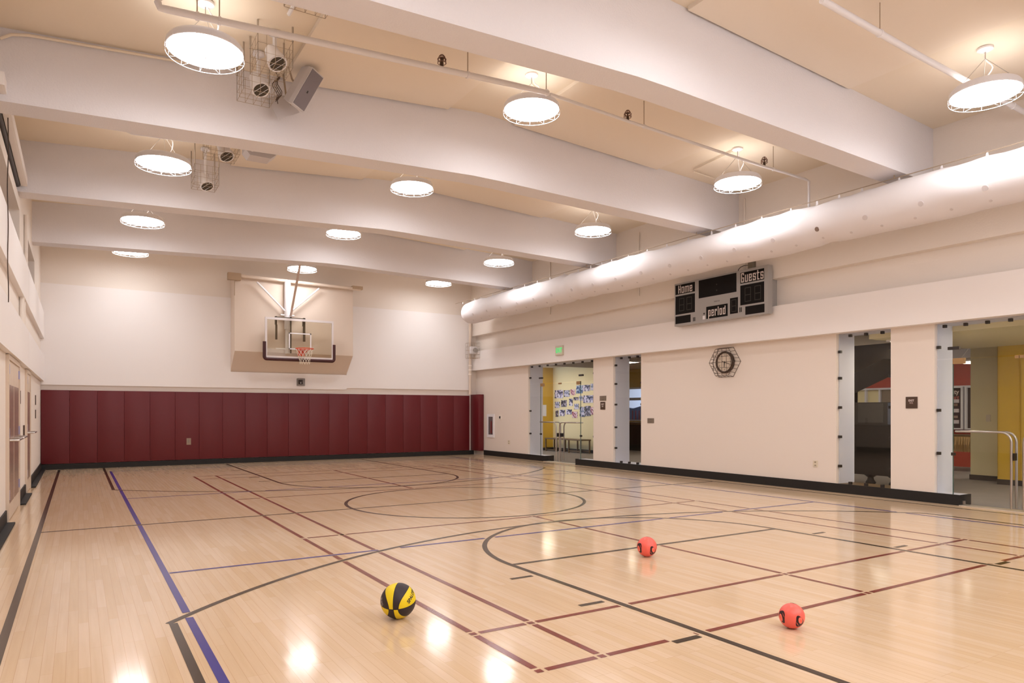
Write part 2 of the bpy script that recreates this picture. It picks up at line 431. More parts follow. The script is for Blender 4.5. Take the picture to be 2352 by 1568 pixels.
# clerestory windows in the left wall
for n, (y0, y1) in enumerate(((.6, 3.0), (4.6, 6.3), (8.2, 12.95), (14.6, 17.2))):
    r = bpy.data.objects.new('window_%d' % (n + 1), None); COL.objects.link(r); r.location = (XL - .3, y0, 3.73); struct(r)
    f = MB(); x = XL - .22
    f.box((x - .04, y0, 3.73), (x + .02, y0 + .06, 4.44)); f.box((x - .04, y1 - .06, 3.73), (x + .02, y1, 4.44))
    f.box((x - .04, y0 + .06, 3.73), (x + .02, y1 - .06, 3.79)); f.box((x - .04, y0 + .06, 4.38), (x + .02, y1 - .06, 4.44))
    k = max(1, int((y1 - y0) / 1.2))
    for i in range(1, k): yy = y0 + (y1 - y0) * i / k; f.box((x - .04, yy - .025, 3.79), (x + .02, yy + .025, 4.38))
    f.build('window_frame', M_score, r)
    g = MB(); g.box((x - .015, y0 + .06, 3.79), (x - .005, y1 - .06, 4.38)); g.build('window_pane', mat('dusk_glass', '5d6270', 0.1, spec=0.6), r)

# doors in the left wall
def left_door(n, y0, y1, leaves):
    r = bpy.data.objects.new('door_%d' % n, None); COL.objects.link(r); r.location = (XL, y0, 0); struct(r)
    f = MB(); x = XL
    f.box((x, y0 - .06, 0), (x + .035, y0, 2.09)); f.box((x, y1, 0), (x + .035, y1 + .06, 2.09)); f.box((x, y0, 2.03), (x + .035, y1, 2.09))
    f.build('door_frame', M_doorm, r)
    w_ = (y1 - y0) / leaves
    for i in range(leaves):
        a, c = y0 + i * w_, y0 + (i + 1) * w_
        d = MB(); d.box((x, a + .006, .012), (x + .02, c - .006, 2.025)); lf = d.build('door_leaf', M_doorm, r)
        g = MB(); g.box((x + .02, a + .06, .22), (x + .024, c - .06, 1.72)); g.build('glazing_panel', M_doorglass, lf)
        hy = a + .01 if i == 0 else c - .07
        for hz in (.28, 1.05, 1.85):
            h = MB(); h.box((x + .02, hy, hz), (x + .036, hy + .06, hz + .12)); h.build('hinge', M_hinge, lf)
        p = MB(); p.tube([(x + .03, a + .08, 1.02), (x + .12, a + .1, 1.02), (x + .12, c - .1, 1.02), (x + .03, c - .08, 1.02)], .014, 8); p.build('push_bar', M_steel, lf)
left_door(1, 10.62, 12.45, 2)
left_door(2, 14.25, 15.2, 1)
left_door(3, 5.2, 7.0, 2)
nb = 0
for y0, y1 in ((-.7, 5.1), (7.1, 10.52), (12.55, 14.15), (15.3, 19.80)):
    b = MB(); b.box((XL, y0, 0), (XL + .018, y1, .17)); b.box((XL, y0, 0), (XL + .10, y1, .022)); nb += 1
    o = struct(b.build('baseboard_left', M_black))
# small plates beside the doors
for (y, z, lab) in ((12.9, 1.50, 'small dark sign on the left wall between the two nearer doors'), (17.4, 1.52, 'upper of two small dark signs on the left wall near the corner')):
    b = MB(); b.box((XL, y, z), (XL + .012, y + .16, z + .2)); tag(b.build('wall_sign', M_sign), lab, 'sign')
b = MB(); b.box((XL, 17.4, 1.24), (XL + .012, 17.56, 1.42)); tag(b.build('wall_sign', M_sign), 'lower of two small dark signs on the left wall near the corner', 'sign')
b = MB(); b.box((XL, 13.75, .98), (XL + .02, 13.83, 1.16)); tag(b.build('light_switch', M_sign), 'small dark switch plate beside the farther left door', 'switch')

# screen housing below the beam ends, with its dark roller
r = root('projection_screen', (-.79, 8.9, 4.7), 'long white rolled screen housing high on the left wall', 'screen housing')
b = MB(); b.box((-.91, 8.85, 4.84), (-.645, 12.65, 4.87)); b.box((-.665, 8.85, 4.74), (-.645, 12.65, 4.84)); b.box((-.725, 8.85, 4.735), (-.665, 12.65, 4.75)); b.box((-.91, 8.83, 4.735), (-.645, 8.85, 4.87)); b.box((-.91, 12.65, 4.78), (-.645, 12.67, 4.87))
b.build('housing', M_panel, r)
b = MB(); b.tube([(-.772, 8.86, 4.745), (-.772, 12.62, 4.745)], .042, 16); b.build('roller', M_dark, r, smooth=True)
b = MB(); pts = []
for i in range(30):
    z = 4.72 - 2.1 * i / 29
    pts.append((-.68 + .008 * math.sin(i * .5) * (i / 29), 9.75 + .05 * math.sin(i * .35), z))
b.tube(pts, .006, 6); b.build('pull_cord', M_wirebrown, r)

# conduits on the left wall between the bands
for (y, x0, rad) in ((12.85, XL, .035), (13.35, XL, .03)):
    b = MB(); b.tube([(x0 + rad, y, 2.70), (x0 + rad, y, 3.11)], rad, 10); tag(b.build('wall_conduit', M_wall, smooth=True), 'painted %s conduit in the left wall recess' % ('nearer' if y < 13 else 'farther'), 'conduit', 'conduits in the left wall recess')
b = MB(); b.tube([(XL + .03, 13.9, 3.73), (XL + .03, 13.9, 4.60)], .028, 10); tag(b.build('wall_conduit', M_wall, smooth=True), 'painted vertical conduit between the high left windows', 'conduit')

# ------------------------------------------------------------ right wall, projecting bands, openings
OPEN = [(13.80, 16.79), (12.05, 13.03), (6.24, 7.18), (3.3, 5.57)]
b = MB()
segs = [(YN, 3.3), (5.57, 6.24), (7.18, 12.05), (13.03, 13.80), (16.79, YF)]
for y0, y1 in segs: b.box((XR, y0, 0), (XR + .50, y1, 2.74))
struct(b.build('wall_right', M_lower))
b = MB(); b.box((XR, YN, 2.72), (XR + .5, YF, 6.0)); struct(b.build('wall_right_upper', M_wall))
b = MB(); b.box((XB, YN, 2.705), (XR, YF, 3.31)); struct(b.build('trim_3', M_panel))
b = MB(); b.box((XB, YN, 3.815), (XR, YF, 5.9)); struct(b.build('trim_4', M_wall))
# reveals painted pale grey (thin boards lining the thick wall at each opening)
for y0, y1 in OPEN:
    b = MB(); b.box((XR + .07, y1 - .012, .0), (XR + .505, y1, 2.72)); b.box((XR + .07, y0, .0), (XR + .505, y0 + .012, 2.72)); b.box((XR + .07, y0 + .012, 2.70), (XR + .505, y1 - .012, 2.72))
    struct(b.build('trim_5', M_greyrev))
# black baseboards
for y0, y1 in ((YN, 3.55), (5.22, 14.5), (15.95, 19.35)):
    b = MB(); b.box((XR - .02, y0, 0), (XR, y1, .155)); struct(b.build('baseboard_right', M_black))
b = MB(); b.box((XR - .02, 5.20, 0), (XR + .30, 5.22, .155)); b.box((XR - .02, 15.93, 0), (XR + .30, 15.95, .155)); b.box((XR - .02, 14.5, 0), (XR + .30, 14.52, .155)); struct(b.build('baseboard_right', M_black))
# plinths below the fixed glass beside the doors
for y0, y1 in ((5.22, 5.57), (15.95, 16.79), (13.80, 14.5), (6.24, 7.18), (12.05, 13.03), (3.3, 3.55)):
    b = MB(); b.box((XR, y0, 0), (XR + .12 + (.18 if y0 in (5.22, 15.95, 13.80) else .38), y1, .15)); struct(b.build('trim_6', M_greyrev if y0 != 6.24 else M_wood))
# thresholds
for y0, y1 in ((3.57, 5.2), (14.52, 15.93)):
    b = MB(); b.box((XR - .06, y0, 0), (XR + .14, y1, .012)); struct(b.build('door_threshold', mat('worn_steel', 'cfc4b4', 0.35, metal=0.5)))
b = MB(); b.box((XL, YF - .085, 0), (XB + .06, YF, .125)); struct(b.build('baseboard_back', M_black))

# ------------------------------------------------------------ glass screens and doors
XG = XR + .05
def clip(b, x, y, z, s=.034): b.box((x - .018, y - s / 2, z - s / 2), (x + .03, y + s / 2, z + s / 2))
def glass_screen(y0, y1, z0, label, left=(0.75, 1.25, 1.75, 2.25), tops=3, bots=3):
    r = root('glass_window', (XG, (y0 + y1) / 2, z0), label, 'window')
    b = MB(); b.box((XG - .006, y0 + .012, z0), (XG + .006, y1 - .012, 2.705)); b.build('glass_pane', M_glass, r)
    for z in left:
        for y in (y1 - .035, y0 + .035):
            c = MB(); clip(c, XG, y, z, .045); c.build('glass_clip', M_dark, r)
    for i in range(tops):
        y = y1 - (y1 - y0) * (i + .8) / (tops + .4)
        c = MB(); clip(c, XG, y, 2.66, .045); c.build('glass_clip', M_dark, r)
        if bots: c = MB(); clip(c, XG, y, z0 + .025, .045); c.build('glass_clip', M_dark, r)
    return r
glass_screen(12.05, 13.03, .15, 'narrow frameless glass window with black clips right of the far doors', (.5, 1.0, 1.55, 2.05, 2.5))
glass_screen(6.24, 7.18, .15, 'frameless glass window with black clips and dark furniture behind', (.45, .95, 1.45, 1.95, 2.4))

def entrance(n, yA, yB, dA, dB, lab):
    """opening yA..yB (near..far), double doors dA..dB; panes either side stand on plinths"""
    r = root('glass_entrance', (XG, (yA + yB) / 2, 0), lab, 'entrance')
    zt = 2.16
    for (a, c, z0, nm) in ((dB, yB, .15, 'side_pane'), (yA, dA, .15, 'side_pane'), (yA, yB, None, 'transom_pane')):
        b = MB()
        if z0 is None: b.box((XG - .006, yA + .012, zt + .01), (XG + .006, yB - .012, 2.705))
        else: b.box((XG - .006, a + .01, z0), (XG + .006, c - .012, zt))
        b.build(nm, M_glass, r)
    mid = (dA + dB) / 2
    for a, c, hs in ((mid + .004, dB - .004, 1), (dA + .004, mid - .004, -1)):
        b = MB(); b.box((XG - .006, a, .02), (XG + .006, c, zt - .01)); lf = b.build('door_leaf', M_glass, r)
        hy = c if hs == 1 else a
        f = MB(); f.box((XG - .02, min(hy, hy - hs * .16), zt - .075), (XG + .02, max(hy, hy - hs * .16), zt + .01)); f.build('patch_fitting', M_brass, lf)
        f = MB(); f.box((XG - .02, min(hy, hy - hs * .16), .02), (XG + .02, max(hy, hy - hs * .16), .07)); f.build('bottom_fitting', M_steel, lf)
        m_ = a if hs == 1 else c
        f = MB(); f.box((XG - .02, min(m_, m_ + hs * .05), zt - .04), (XG + .02, max(m_, m_ + hs * .05), zt)); f.build('top_lock', M_brass, lf)
        # L-shaped push bar: level near the top then down to the sill
        y1_ = hy - hs * .05; y2_ = m_ + hs * .07; z = 1.09; R0 = .13
        pts = [(XG - .03, y1_, z), (XG - .07, y1_ - hs * .02, z)]
        pts.append((XG - .07, y2_ + hs * R0, z))
        for i in range(1, 6): an = PI / 2 * i / 5; pts.append((XG - .07, y2_ + hs * (R0 - R0 * math.sin(an)), z - R0 + R0 * math.cos(an)))
        pts.append((XG - .07, y2_, .03))
        f = MB(); f.tube(pts, .016, 10); f.build('push_bar', M_steel, lf, smooth=True)
        f = MB(); f.tube([(p[0] + .15, p[1], p[2]) for p in pts], .016, 10); f.build('push_bar', M_steel, lf, smooth=True)
        f = MB(); f.box((XG - .05, y2_ - .02, .70), (XG + .05, y2_ + .02, .80)); f.build('door_lock', M_dark, lf)
    # clips
    def C(y, z): c = MB(); clip(c, XG, y, z, .045); c.build('glass_clip', M_dark, r)
    k = 8
    for i in range(k): C(yB - .12 - (yB - yA - .24) * i / (k - 1), 2.66)
    for z in (.75, 1.4, 2.35):
        C(yB - .035, z); C(yA + .035, z)
    for z in (.75,):
        C(dB, z); C(dA, z)
    for yy in (dB, dA):
        c = MB(); c.box((XG - .018, yy - .09, 2.30), (XG + .03, yy + .07, 2.345)); c.build('glass_clip', M_dark, r)
    for yy in (dB, dA): e = MB(); e.box((XG - .008, yy - .004, .15), (XG + .008, yy + .004, zt)); e.build('pane_edge', mat('green_glass_edge', '56706a', 0.2), r)
entrance(1, 13.80, 16.79, 14.38, 16.22, 'far glass double doors with steel push bars and photo wall beyond')
entrance(2, 3.30, 5.57, 3.60, 5.33, 'near glass double doors at the right edge with steel push bars')

# ------------------------------------------------------------ lobby behind the glass
XI = XR + .5
b = MB(); b.box((XR + .08, YN - 1, -.12), (20.5, 23, 0.0)); struct(b.build('floor_lobby', M_carpet))
b = MB(); b.box((XI, YN - 1, 2.95), (20.5, 23, 3.15)); struct(b.build('ceiling_lobby', mat('lobby_ceiling_paint', 'cfc3ae', 0.8)))
# cream wall with the photographs, mustard pier beyond it
b = MB(); b.box((14.5, 17.3, 0), (14.7, 20.5, 2.95)); struct(b.build('wall_lobby_photo', M_cream))
b = MB(); b.box((13.85, 20.5, 0), (14.9, 20.75, 2.95)); b.box((13.0, 21.4, 0), (14.4, 21.6, 2.95)); struct(b.build('wall_lobby_pier', M_yellow))
b = MB(); b.box((11.5, 21.9, 0), (20.5, 22.1, 2.95)); struct(b.build('wall_lobby_end', M_greyrev))
b = MB(); b.box((14.47, 17.28, 0), (14.5, 20.5, .1)); b.box((13.84, 20.47, 0), (14.5, 20.5, .1)); struct(b.build('baseboard_lobby', M_skirt))
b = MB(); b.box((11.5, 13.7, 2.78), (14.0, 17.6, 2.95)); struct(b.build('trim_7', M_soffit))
# mustard wall with a bright window seen through the narrow glass
yw, xw = 18.0, 17.6
b = MB()
b.box((xw, 15.0, 0), (xw + .2, 18.6, 2.95)); b.box((xw, 18.6, 0), (xw + .2, 20.8, 1.02)); b.box((xw, 18.6, 2.28), (xw + .2, 20.8, 2.95)); b.box((xw, 20.8, 0), (xw + .2, 21.9, 2.95))
struct(b.build('wall_lobby_mustard', M_yellow))
r = bpy.data.objects.new('window_5', None); COL.objects.link(r); r.location = (xw, 18.6, 1.02); struct(r)
f = MB(); f.box((xw - .02, 18.6, 1.02), (xw + .08, 18.66, 2.28)); f.box((xw - .02, 20.74, 1.02), (xw + .08, 20.8, 2.28)); f.box((xw - .02, 18.6, 1.02), (xw + .08, 20.8, 1.08)); f.box((xw - .02, 18.6, 2.22), (xw + .08, 20.8, 2.28)); f.box((xw - .02, 18.6, 1.80), (xw + .08, 20.8, 1.90))
f.build('window_frame', M_greyrev, r)
g = MB(); g.box((xw + .03, 18.66, 1.08), (xw + .04, 20.74, 2.22)); g.build('window_pane', M_glass, r)
g = MB()
for i in range(11):
    g.box((xw + .05, 18.72 + i * .18, 1.08), (xw + .07, 18.74 + i * .18, 1.42))
g.build('railing', M_red, r)
g = MB(); g.add([(xw + .6, 18.0, 0.0), (xw + .6, 21.6, 0.0), (xw + .6, 21.6, 1.62), (xw + .6, 20.4, 1.5), (xw + .6, 19.6, 1.66), (xw + .6, 18.0, 1.58), (xw + .75, 18.0, 0.0), (xw + .75, 21.6, 0.0), (xw + .75, 21.6, 1.62), (xw + .75, 20.4, 1.5), (xw + .75, 19.6, 1.66), (xw + .75, 18.0, 1.58)],
          [(0, 1, 2, 3, 4, 5), (6, 7, 8, 9, 10, 11), (0, 1, 7, 6), (1, 2, 8, 7), (2, 3, 9, 8), (3, 4, 10, 9), (4, 5, 11, 10), (5, 0, 6, 11)])
tag(g.build('canopy_cloth', mat('blue_grey_tarp', '7f8fc4', 0.7, vary=.4, vscale=3)), 'blue grey cloth outside the small far window', 'cloth')
r = root('counter', (16.9, 19.3, 0), 'wooden counter under the bright far window', 'counter')
b = MB(); b.box((16.6, 17.6, .92), (17.55, 20.9, .99)); b.build('worktop', M_wood, r)
b = MB(); b.box((16.75, 17.7, 0), (17.5, 20.8, .92)); b.build('cabinet_body', M_cab, r)

# red wall, stair, panels seen through the near window and near doors
b = MB(); b.box((18.8, 5.5, 2.68), (19.0, 14.0, 2.95)); struct(b.build('trim_10', M_greyrev))
b = MB(); b.box((18.8, 5.5, 1.98), (19.0, 14.0, 2.68)); b.box((18.8, 5.5, 0), (19.0, 14.0, .93)); struct(b.build('wall_lobby_red', M_red))
b = MB(); b.box((18.78, 5.5, .93), (19.0, 14.0, 1.98)); struct(b.build('wall_lobby_panel', M_cream))
b = MB(); b.box((18.70, 5.5, 1.98), (18.78, 14.0, 2.03)); b.box((18.70, 5.5, .93), (18.78, 14.0, .97))
for y in (8.1, 8.72, 9.3, 10.9, 11.3, 12.4): b.box((18.70, y, .97), (18.78, y + .05, 1.98))
struct(b.build('trim_8', M_greyrev))
b = MB(); b.box((18.78, 11.6, .97), (18.8, 12.2, 1.98)); b.box((18.74, 9.35, .97), (18.78, 10.88, 1.98)); struct(b.build('wall_lobby_board', M_soffit))
# dark stair flight: sloping underside
b = MB(); b.prism([(6.75, 2.61), (6.75, 2.31), (7.14, 2.33), (8.6, 1.70), (9.6, 1.30), (9.6, 1.75), (8.2, 2.61)], 'x', 12.35, 13.6)
tag(b.build('staircase', M_stair), 'dark sloping underside of a stair behind the near glass window', 'stair')
# dark desk with scalloped feet right behind the glass
r = root('display_cabinet', (12.6, 7.2, 0), 'dark cabinet with papers on top and scalloped feet behind the glass', 'cabinet')
b = MB(); b.bbox((12.30, 6.35, .22), (12.75, 7.98, 1.14), .01); b.build('cabinet_body', M_cab, r)
b = MB(); b.box((12.32, 6.35, 1.14), (12.36, 7.98, 1.55)); b.build('back_panel', mat('charcoal_board', '4a4743', .5), r)
for (y, w_, z0, z1, c) in ((6.62, .42, 1.15, 1.54, '6a7080'), (7.12, .48, 1.18, 1.53, '5d5a56')):
    b = MB(); b.box((12.312, y, z0), (12.32, y + w_, z1)); b.build('paper', mat('paper_' + c, c, .6, vary=.12, vscale=14), r)
for y in (6.50, 6.98, 7.42, 7.84):
    b = MB(); b.lathe((12.42, y, 0), [(.03, .0), (.07, .03), (.095, .08), (.06, .13), (.05, .17), (.12, .22)], 16); b.build('foot', M_cab, r, smooth=True)
# hanging lamps beyond
for i, (x, y, lab) in enumerate(((15.8, 9.25, 'shallow white dish lamp hanging beyond the stair'), (16.5, 7.5, 'shallow white dish lamp seen through the near glass doors'))):
    r = root('lobby_lamp', (x, y, 2.9), lab, 'lamp')
    b = MB(); b.lathe((x, y, 2.47), [(.02, .04), (.45, .06), (.50, .02), (.46, 0), (.02, -.02)], 28); b.build('dish', M_white, r, smooth=True)
    b = MB(); b.lathe((x, y, 2.43), [(.01, 0), (.26, 0), (.26, .025), (.01, .025)], 24); b.build('diffuser', emit('lobby_lamp_glow_%d' % i, 'fff4e0', 5), r)
    b = MB()
    for k in range(3): b.tube([(x + .3 * math.cos(k * 2.1), y + .3 * math.sin(k * 2.1), 2.5), (x, y, 2.95)], .006, 5)
    b.build('hanger', M_white, r)
# cream column, mustard closet with doors near the right edge
b = MB(); b.box((15.45, 6.48, 0), (15.8, 7.12, 2.95)); struct(b.build('wall_lobby_column', M_cream))
b = MB(); b.box((14.85, 1.0, 0), (15.1, 6.36, 2.95)); b.box((15.1, 6.26, 0), (15.5, 6.48, 2.95)); struct(b.build('wall_lobby_closet', M_yellow))
b = MB(); b.box((14.82, 1.0, 0), (14.85, 6.37, .10)); b.box((15.42, 6.46, 0), (15.45, 7.13, .10)); struct(b.build('baseboard_lobby', M_skirt))
b = MB(); b.box((11.5, -1, 2.62), (14.9, 6.9, 2.95)); struct(b.build('trim_9', M_cream))
r = bpy.data.objects.new('door_4', None); COL.objects.link(r); r.location = (14.85, 5.45, 0); struct(r)
for i, (a, c) in enumerate(((5.97, 5.12), (5.11, 4.26))):
    b = MB(); b.box((14.825, c, .1), (14.85, a, 2.35)); lf = b.build('door_leaf', M_yellow, r)
    hy = c + .12 if i == 0 else a - .12
    b = MB(); b.tube([(14.825, hy, 1.22), (14.77, hy, 1.22), (14.77, hy + (.12 if i == 0 else -.12), 1.22)], .012, 8); b.build('door_handle', M_steel, lf, smooth=True)
b = MB(); b.box((15.435, 6.75, 1.18), (15.45, 6.83, 1.32)); tag(b.build('switch_plate', M_plate), 'ivory switch plate on the cream column beyond the near doors', 'switch')
# display cases on the red wall
for i, (y0, y1, lab) in enumerate(((8.80, 9.50, 'left glass notice case with coloured letters on the red wall'), (7.90, 8.66, 'right glass notice case with white cards on the red wall'))):
    r = root('notice_case', (18.7, y0, .97), lab, 'notice board')
    b = MB(); b.box((18.66, y0, .97), (18.70, y1, 1.97)); b.build('backing', mat('dark_felt', '4a3b3e', .8), r)
    b = MB()
    for a, c, d, e in ((y0 - .05, y0, .94, 2.0), (y1, y1 + .05, .94, 2.0)): b.box((18.60, a, d), (18.70, c, e))
    b.box((18.60, y0, 1.97), (18.70, y1, 2.0)); b.box((18.60, y0, .94), (18.70, y1, .97)); b.build('case_frame', M_greyrev, r)
    for j, z in enumerate((1.08, 1.22, 1.36, 1.52, 1.60)):
        b = MB(); b.box((18.652, y0 + .06 + .03 * (j % 2), z), (18.66, y1 - .08 - .05 * (j % 3), z + (.06 if j % 2 else .09))); b.build('card', mat('card_%d' % j, ('d8cfd8', 'a88f86', 'ded6de', '8f7468', 'cfc7cf')[j], .6), r)
    if i == 0:
        text_on_right_wall('nity', 18.652, 8.97, 1.87, .16, .9, 'lettering', M_letter, r, .004)
        text_on_right_wall('ruct', 18.652, 8.97, 1.73, .15, .9, 'lettering', mat('red_letter', 'c46a62', .6), r, .004)
# wicker screen/table and a chair
r = root('side_table', (16.9, 8.05, 0), 'wooden table with woven rush apron below the notice cases', 'table')
b = MB(); b.box((17.3, 7.5, .80), (17.9, 9.0, .84)); b.build('table_top', M_wood, r)
b = MB()
for i in range(80):
    y = 7.52 + i * .0184; b.tube([(17.3, y, .80), (17.28 - .01 * (i % 3), y + .02 * math.sin(i * 2.3), .62), (17.3, y + .015 * math.cos(i * 1.7), .45)], .007, 5)
b.box((17.305, 7.52, .46), (17.32, 8.98, .80))
b.build('woven_apron', mat('rush_weave', 'c9a878', .8), r)
for y in (7.56, 8.94):
    for x in (17.34, 17.86): b = MB(); b.box((x - .02, y - .02, 0), (x + .02, y + .02, .80)); b.build('leg', M_wood, r)
r = root('wooden_chair', (16.6, 8.4, 0), 'light wooden chair with curved arm beside the woven table', 'chair')
b = MB(); b.bbox((16.4, 8.15, .42), (16.85, 8.6, .46), .01); b.build('seat', mat('light_wood', 'b98f60', .5), r)
for x, y in ((16.43, 8.18), (16.82, 8.18), (16.43, 8.57), (16.82, 8.57)):
    b = MB(); b.box((x - .018, y - .018, 0), (x + .018, y + .018, .42)); b.build('leg', MATS['light_wood'], r)
b = MB(); b.tube([(16.43, 8.18, .46), (16.43, 8.24, .66), (16.43, 8.36, .80), (16.43, 8.57, .84), (16.43, 8.6, .46)], .018, 8); b.tube([(16.82, 8.18, .46), (16.82, 8.24, .66), (16.82, 8.36, .80), (16.82, 8.57, .84), (16.82, 8.6, .46)], .018, 8); b.build('armrest', MATS['light_wood'], r, smooth=True)
b = MB(); b.box((16.43, 8.56, .55), (16.82, 8.60, .84)); b.build('backrest', MATS['light_wood'], r)
# outer wall of the lobby with a big daylight window, out of view to the right
b = MB(); b.box((20.3, YN - 1, 0), (20.5, 23, .8)); b.box((20.3, YN - 1, 2.6), (20.5, 23, 2.95)); b.box((20.3, 13.5, .8), (20.5, 16.5, 2.6)); struct(b.build('wall_lobby_outer', M_cream))
b = MB(); b.box((11.5, YN - 1.2, 0), (12.4, YN - 1, 2.95)); b.box((14.8, YN - 1.2, 0), (20.5, YN - 1, 2.95)); struct(b.build('wall_lobby_near', M_cream))

M_fillglow = emit('lobby_fill_glow', 'ffeed4', 22.0)  # glowing panels added overhead to brighten the lobby, not known fixtures
for i, (x, y) in enumerate(((13.0, 19.6), (12.9, 17.6 + 1.0), (16.7, 15.6), (13.0, 14.9), (16.4, 13.0), (13.6, 10.6), (16.6, 10.0), (12.9, 4.2), (12.2, 6.5), (17.2, 6.6))):
    r = root('lobby_fill_panel', (x, y, 2.95), 'added square fill panel brightening the lobby beyond the glass', 'lamp', 'added fill panels in the lobby')
    zz = 2.95 if not (11.5 < x < 14.0 and 13.7 < y < 17.6) and y > 6.9 or x > 15 else (2.78 if y > 10 else 2.62)
    b = MB(); b.box((x - .32, y - .32, zz - .03), (x + .32, y - .28, zz)); b.box((x - .32, y + .28, zz - .03), (x + .32, y + .32, zz)); b.box((x - .32, y - .28, zz - .03), (x - .28, y + .28, zz)); b.box((x + .28, y - .28, zz - .03), (x + .32, y + .28, zz)); b.build('fill_frame', M_white, r)
    b = MB(); b.box((x - .28, y - .28, zz - .02), (x + .28, y + .28, zz - .01)); b.build('diffuser', M_fillglow, r)

# bench below the photographs
r = root('lobby_bench', (14.15, 19.2, 0), 'long brown wooden bench below the photographs in the lobby', 'bench')
b = MB(); b.bbox((13.95, 18.15, .42), (14.38, 20.25, .46), .008); b.build('seat', M_wood, r)
for y in (18.2, 18.85, 19.55, 20.2):
    for x in (13.98, 14.35): b = MB(); b.box((x - .02, y - .02, 0), (x + .02, y + .02, .42)); b.build('leg', M_wood, r)
b = MB()
for y0, y1 in ((18.2, 18.85), (19.55, 20.2)): b.box((13.97, y0, .05), (13.99, y1, .075))
b.box((14.34, 18.2, .05), (14.36, 20.2, .075)); b.build('stretcher', M_wood, r)

# photographs on the lobby wall
def photo_mat(i, c1, c2, c3):
    m = bpy.data.materials.new('photo_print_%d' % i); m.use_nodes = True; nt = m.node_tree; bs = nt.nodes['Principled BSDF']
    tc = nt.nodes.new('ShaderNodeTexCoord'); v = nt.nodes.new('ShaderNodeTexVoronoi'); v.inputs['Scale'].default_value = 14 + i % 5 * 2
    mp = nt.nodes.new('ShaderNodeMapping'); mp.inputs['Location'].default_value = (0, i * 3.1, i * 1.7)
    nt.links.new(tc.outputs['Object'], mp.inputs[0]); nt.links.new(mp.outputs[0], v.inputs['Vector'])
    sp = nt.nodes.new('ShaderNodeSeparateColor'); nt.links.new(v.outputs['Color'], sp.inputs[0])
    cr = nt.nodes.new('ShaderNodeValToRGB'); cr.color_ramp.interpolation = 'CONSTANT'
    cr.color_ramp.elements[0].color = lin(c1); cr.color_ramp.elements[1].position = .36; cr.color_ramp.elements[1].color = lin(c2)
    e = cr.color_ramp.elements.new(.68); e.color = lin(c3)
    nt.links.new(sp.outputs[0], cr.inputs[0]); nt.links.new(cr.outputs[0], bs.inputs['Base Color']); bs.inputs['Roughness'].default_value = .35
    return m
PM = [photo_mat(0, '3a3e5c', '9a96c0', 'd8d4ea'), photo_mat(1, '2f3448', '7d86a8', 'c6c4dc'), photo_mat(2, '8c4a5c', 'c890a0', 'e4d0dc'), photo_mat(3, '2d4a7c', '6f8cb8', 'c2cfe6'), photo_mat(4, '2a2830', '5c5868', 'b4aec4')]
# (u0, v0, u1, v1) of each print measured as metres on the wall: y from far to near, z
PH = [(1274, 896, 1293, 914, 0), (1295, 896, 1308, 911, 1), (1310.5, 894, 1321, 907, 2), (1323.5, 885, 1338, 903, 3), (1338.5, 884, 1354.5, 898, 0), (1356.5, 881, 1364, 896, 1),
      (1317.5, 912, 1328, 919, 4), (1330, 909, 1338, 920, 1), (1339.5, 908, 1362, 924.5, 0),
      (1274.5, 922.5, 1285, 936.5, 1), (1288.5, 919, 1301.5, 934, 4), (1307, 915.5, 1315, 932, 0), (1319, 927, 1329, 939.5, 1),
      (1276, 942.5, 1282, 957, 4), (1284.5, 941, 1297, 955, 0), (1300, 940, 1313, 951.5, 0), (1314, 945, 1326, 959.5, 2),
      (1331.5, 934, 1343, 957, 1), (1344, 932, 1356, 955, 4), (1356.5, 934.5, 1364, 952, 2)]
PL = ['wide print of a group, top row, far left', 'dark bordered print, second in the top row', 'pink print, third in the top row', 'blue print, top row behind the door edge', 'mauve print, top row beyond the door', 'narrow pale print, last in the top row',
      'short dark print, middle row centre', 'small print, middle row behind the door edge', 'largest wide print, middle row right', 'pale print, second row far left', 'dark green grey print in the second row', 'tall white and dark print in the second row', 'navy print in the second row',
      'tall narrow print, bottom row far left', 'print above two dark dots, bottom row', 'blue print, bottom row centre', 'red topped print, bottom row right of centre', 'tall pale print, bottom row behind the door edge', 'tall mauve print, bottom row right', 'red and white print, last in the bottom row']
def wall_pt(u, v, x):
    fx, fy = math.sin(YAW), math.cos(YAW); rx, ry = math.cos(YAW), -math.sin(YAW)
    a = (u - 1176) / 1600.0; c = (945 - v) / 1600.0
    dx, dy = fx + a * rx, fy + a * ry; t = x / dx
    return dy * t, H + c * t
for (u0, v0, u1, v1, mi), lb in zip(PH, PL):
    xs = 14.49; y1, z1 = wall_pt(u0, v0, xs); y0, z0 = wall_pt(u1, v1, xs); y1b, z0b = wall_pt(u0, v1, xs)
    b = MB(); b.box((14.488, y0, z0), (14.5, y1, z1))
    tag(b.build('photo_print', PM[mi], loc=(14.494, (y0 + y1) / 2, (z0 + z1) / 2)), lb + ' of the lobby wall', 'photograph', 'photographs on the lobby wall')
b = MB(); yy, zz = wall_pt(1251, 924, 13.84); b.box((13.835, yy - .1, zz - .02), (13.85, yy + .35, zz - .02)) if False else None
b = MB(); b.box((13.95, 20.485, 1.22), (14.2, 20.5, 1.62)); tag(b.build('paper_notice', mat('white_paper', 'e6e8f2', .6)), 'white paper notice taped on the mustard lobby pier', 'notice')

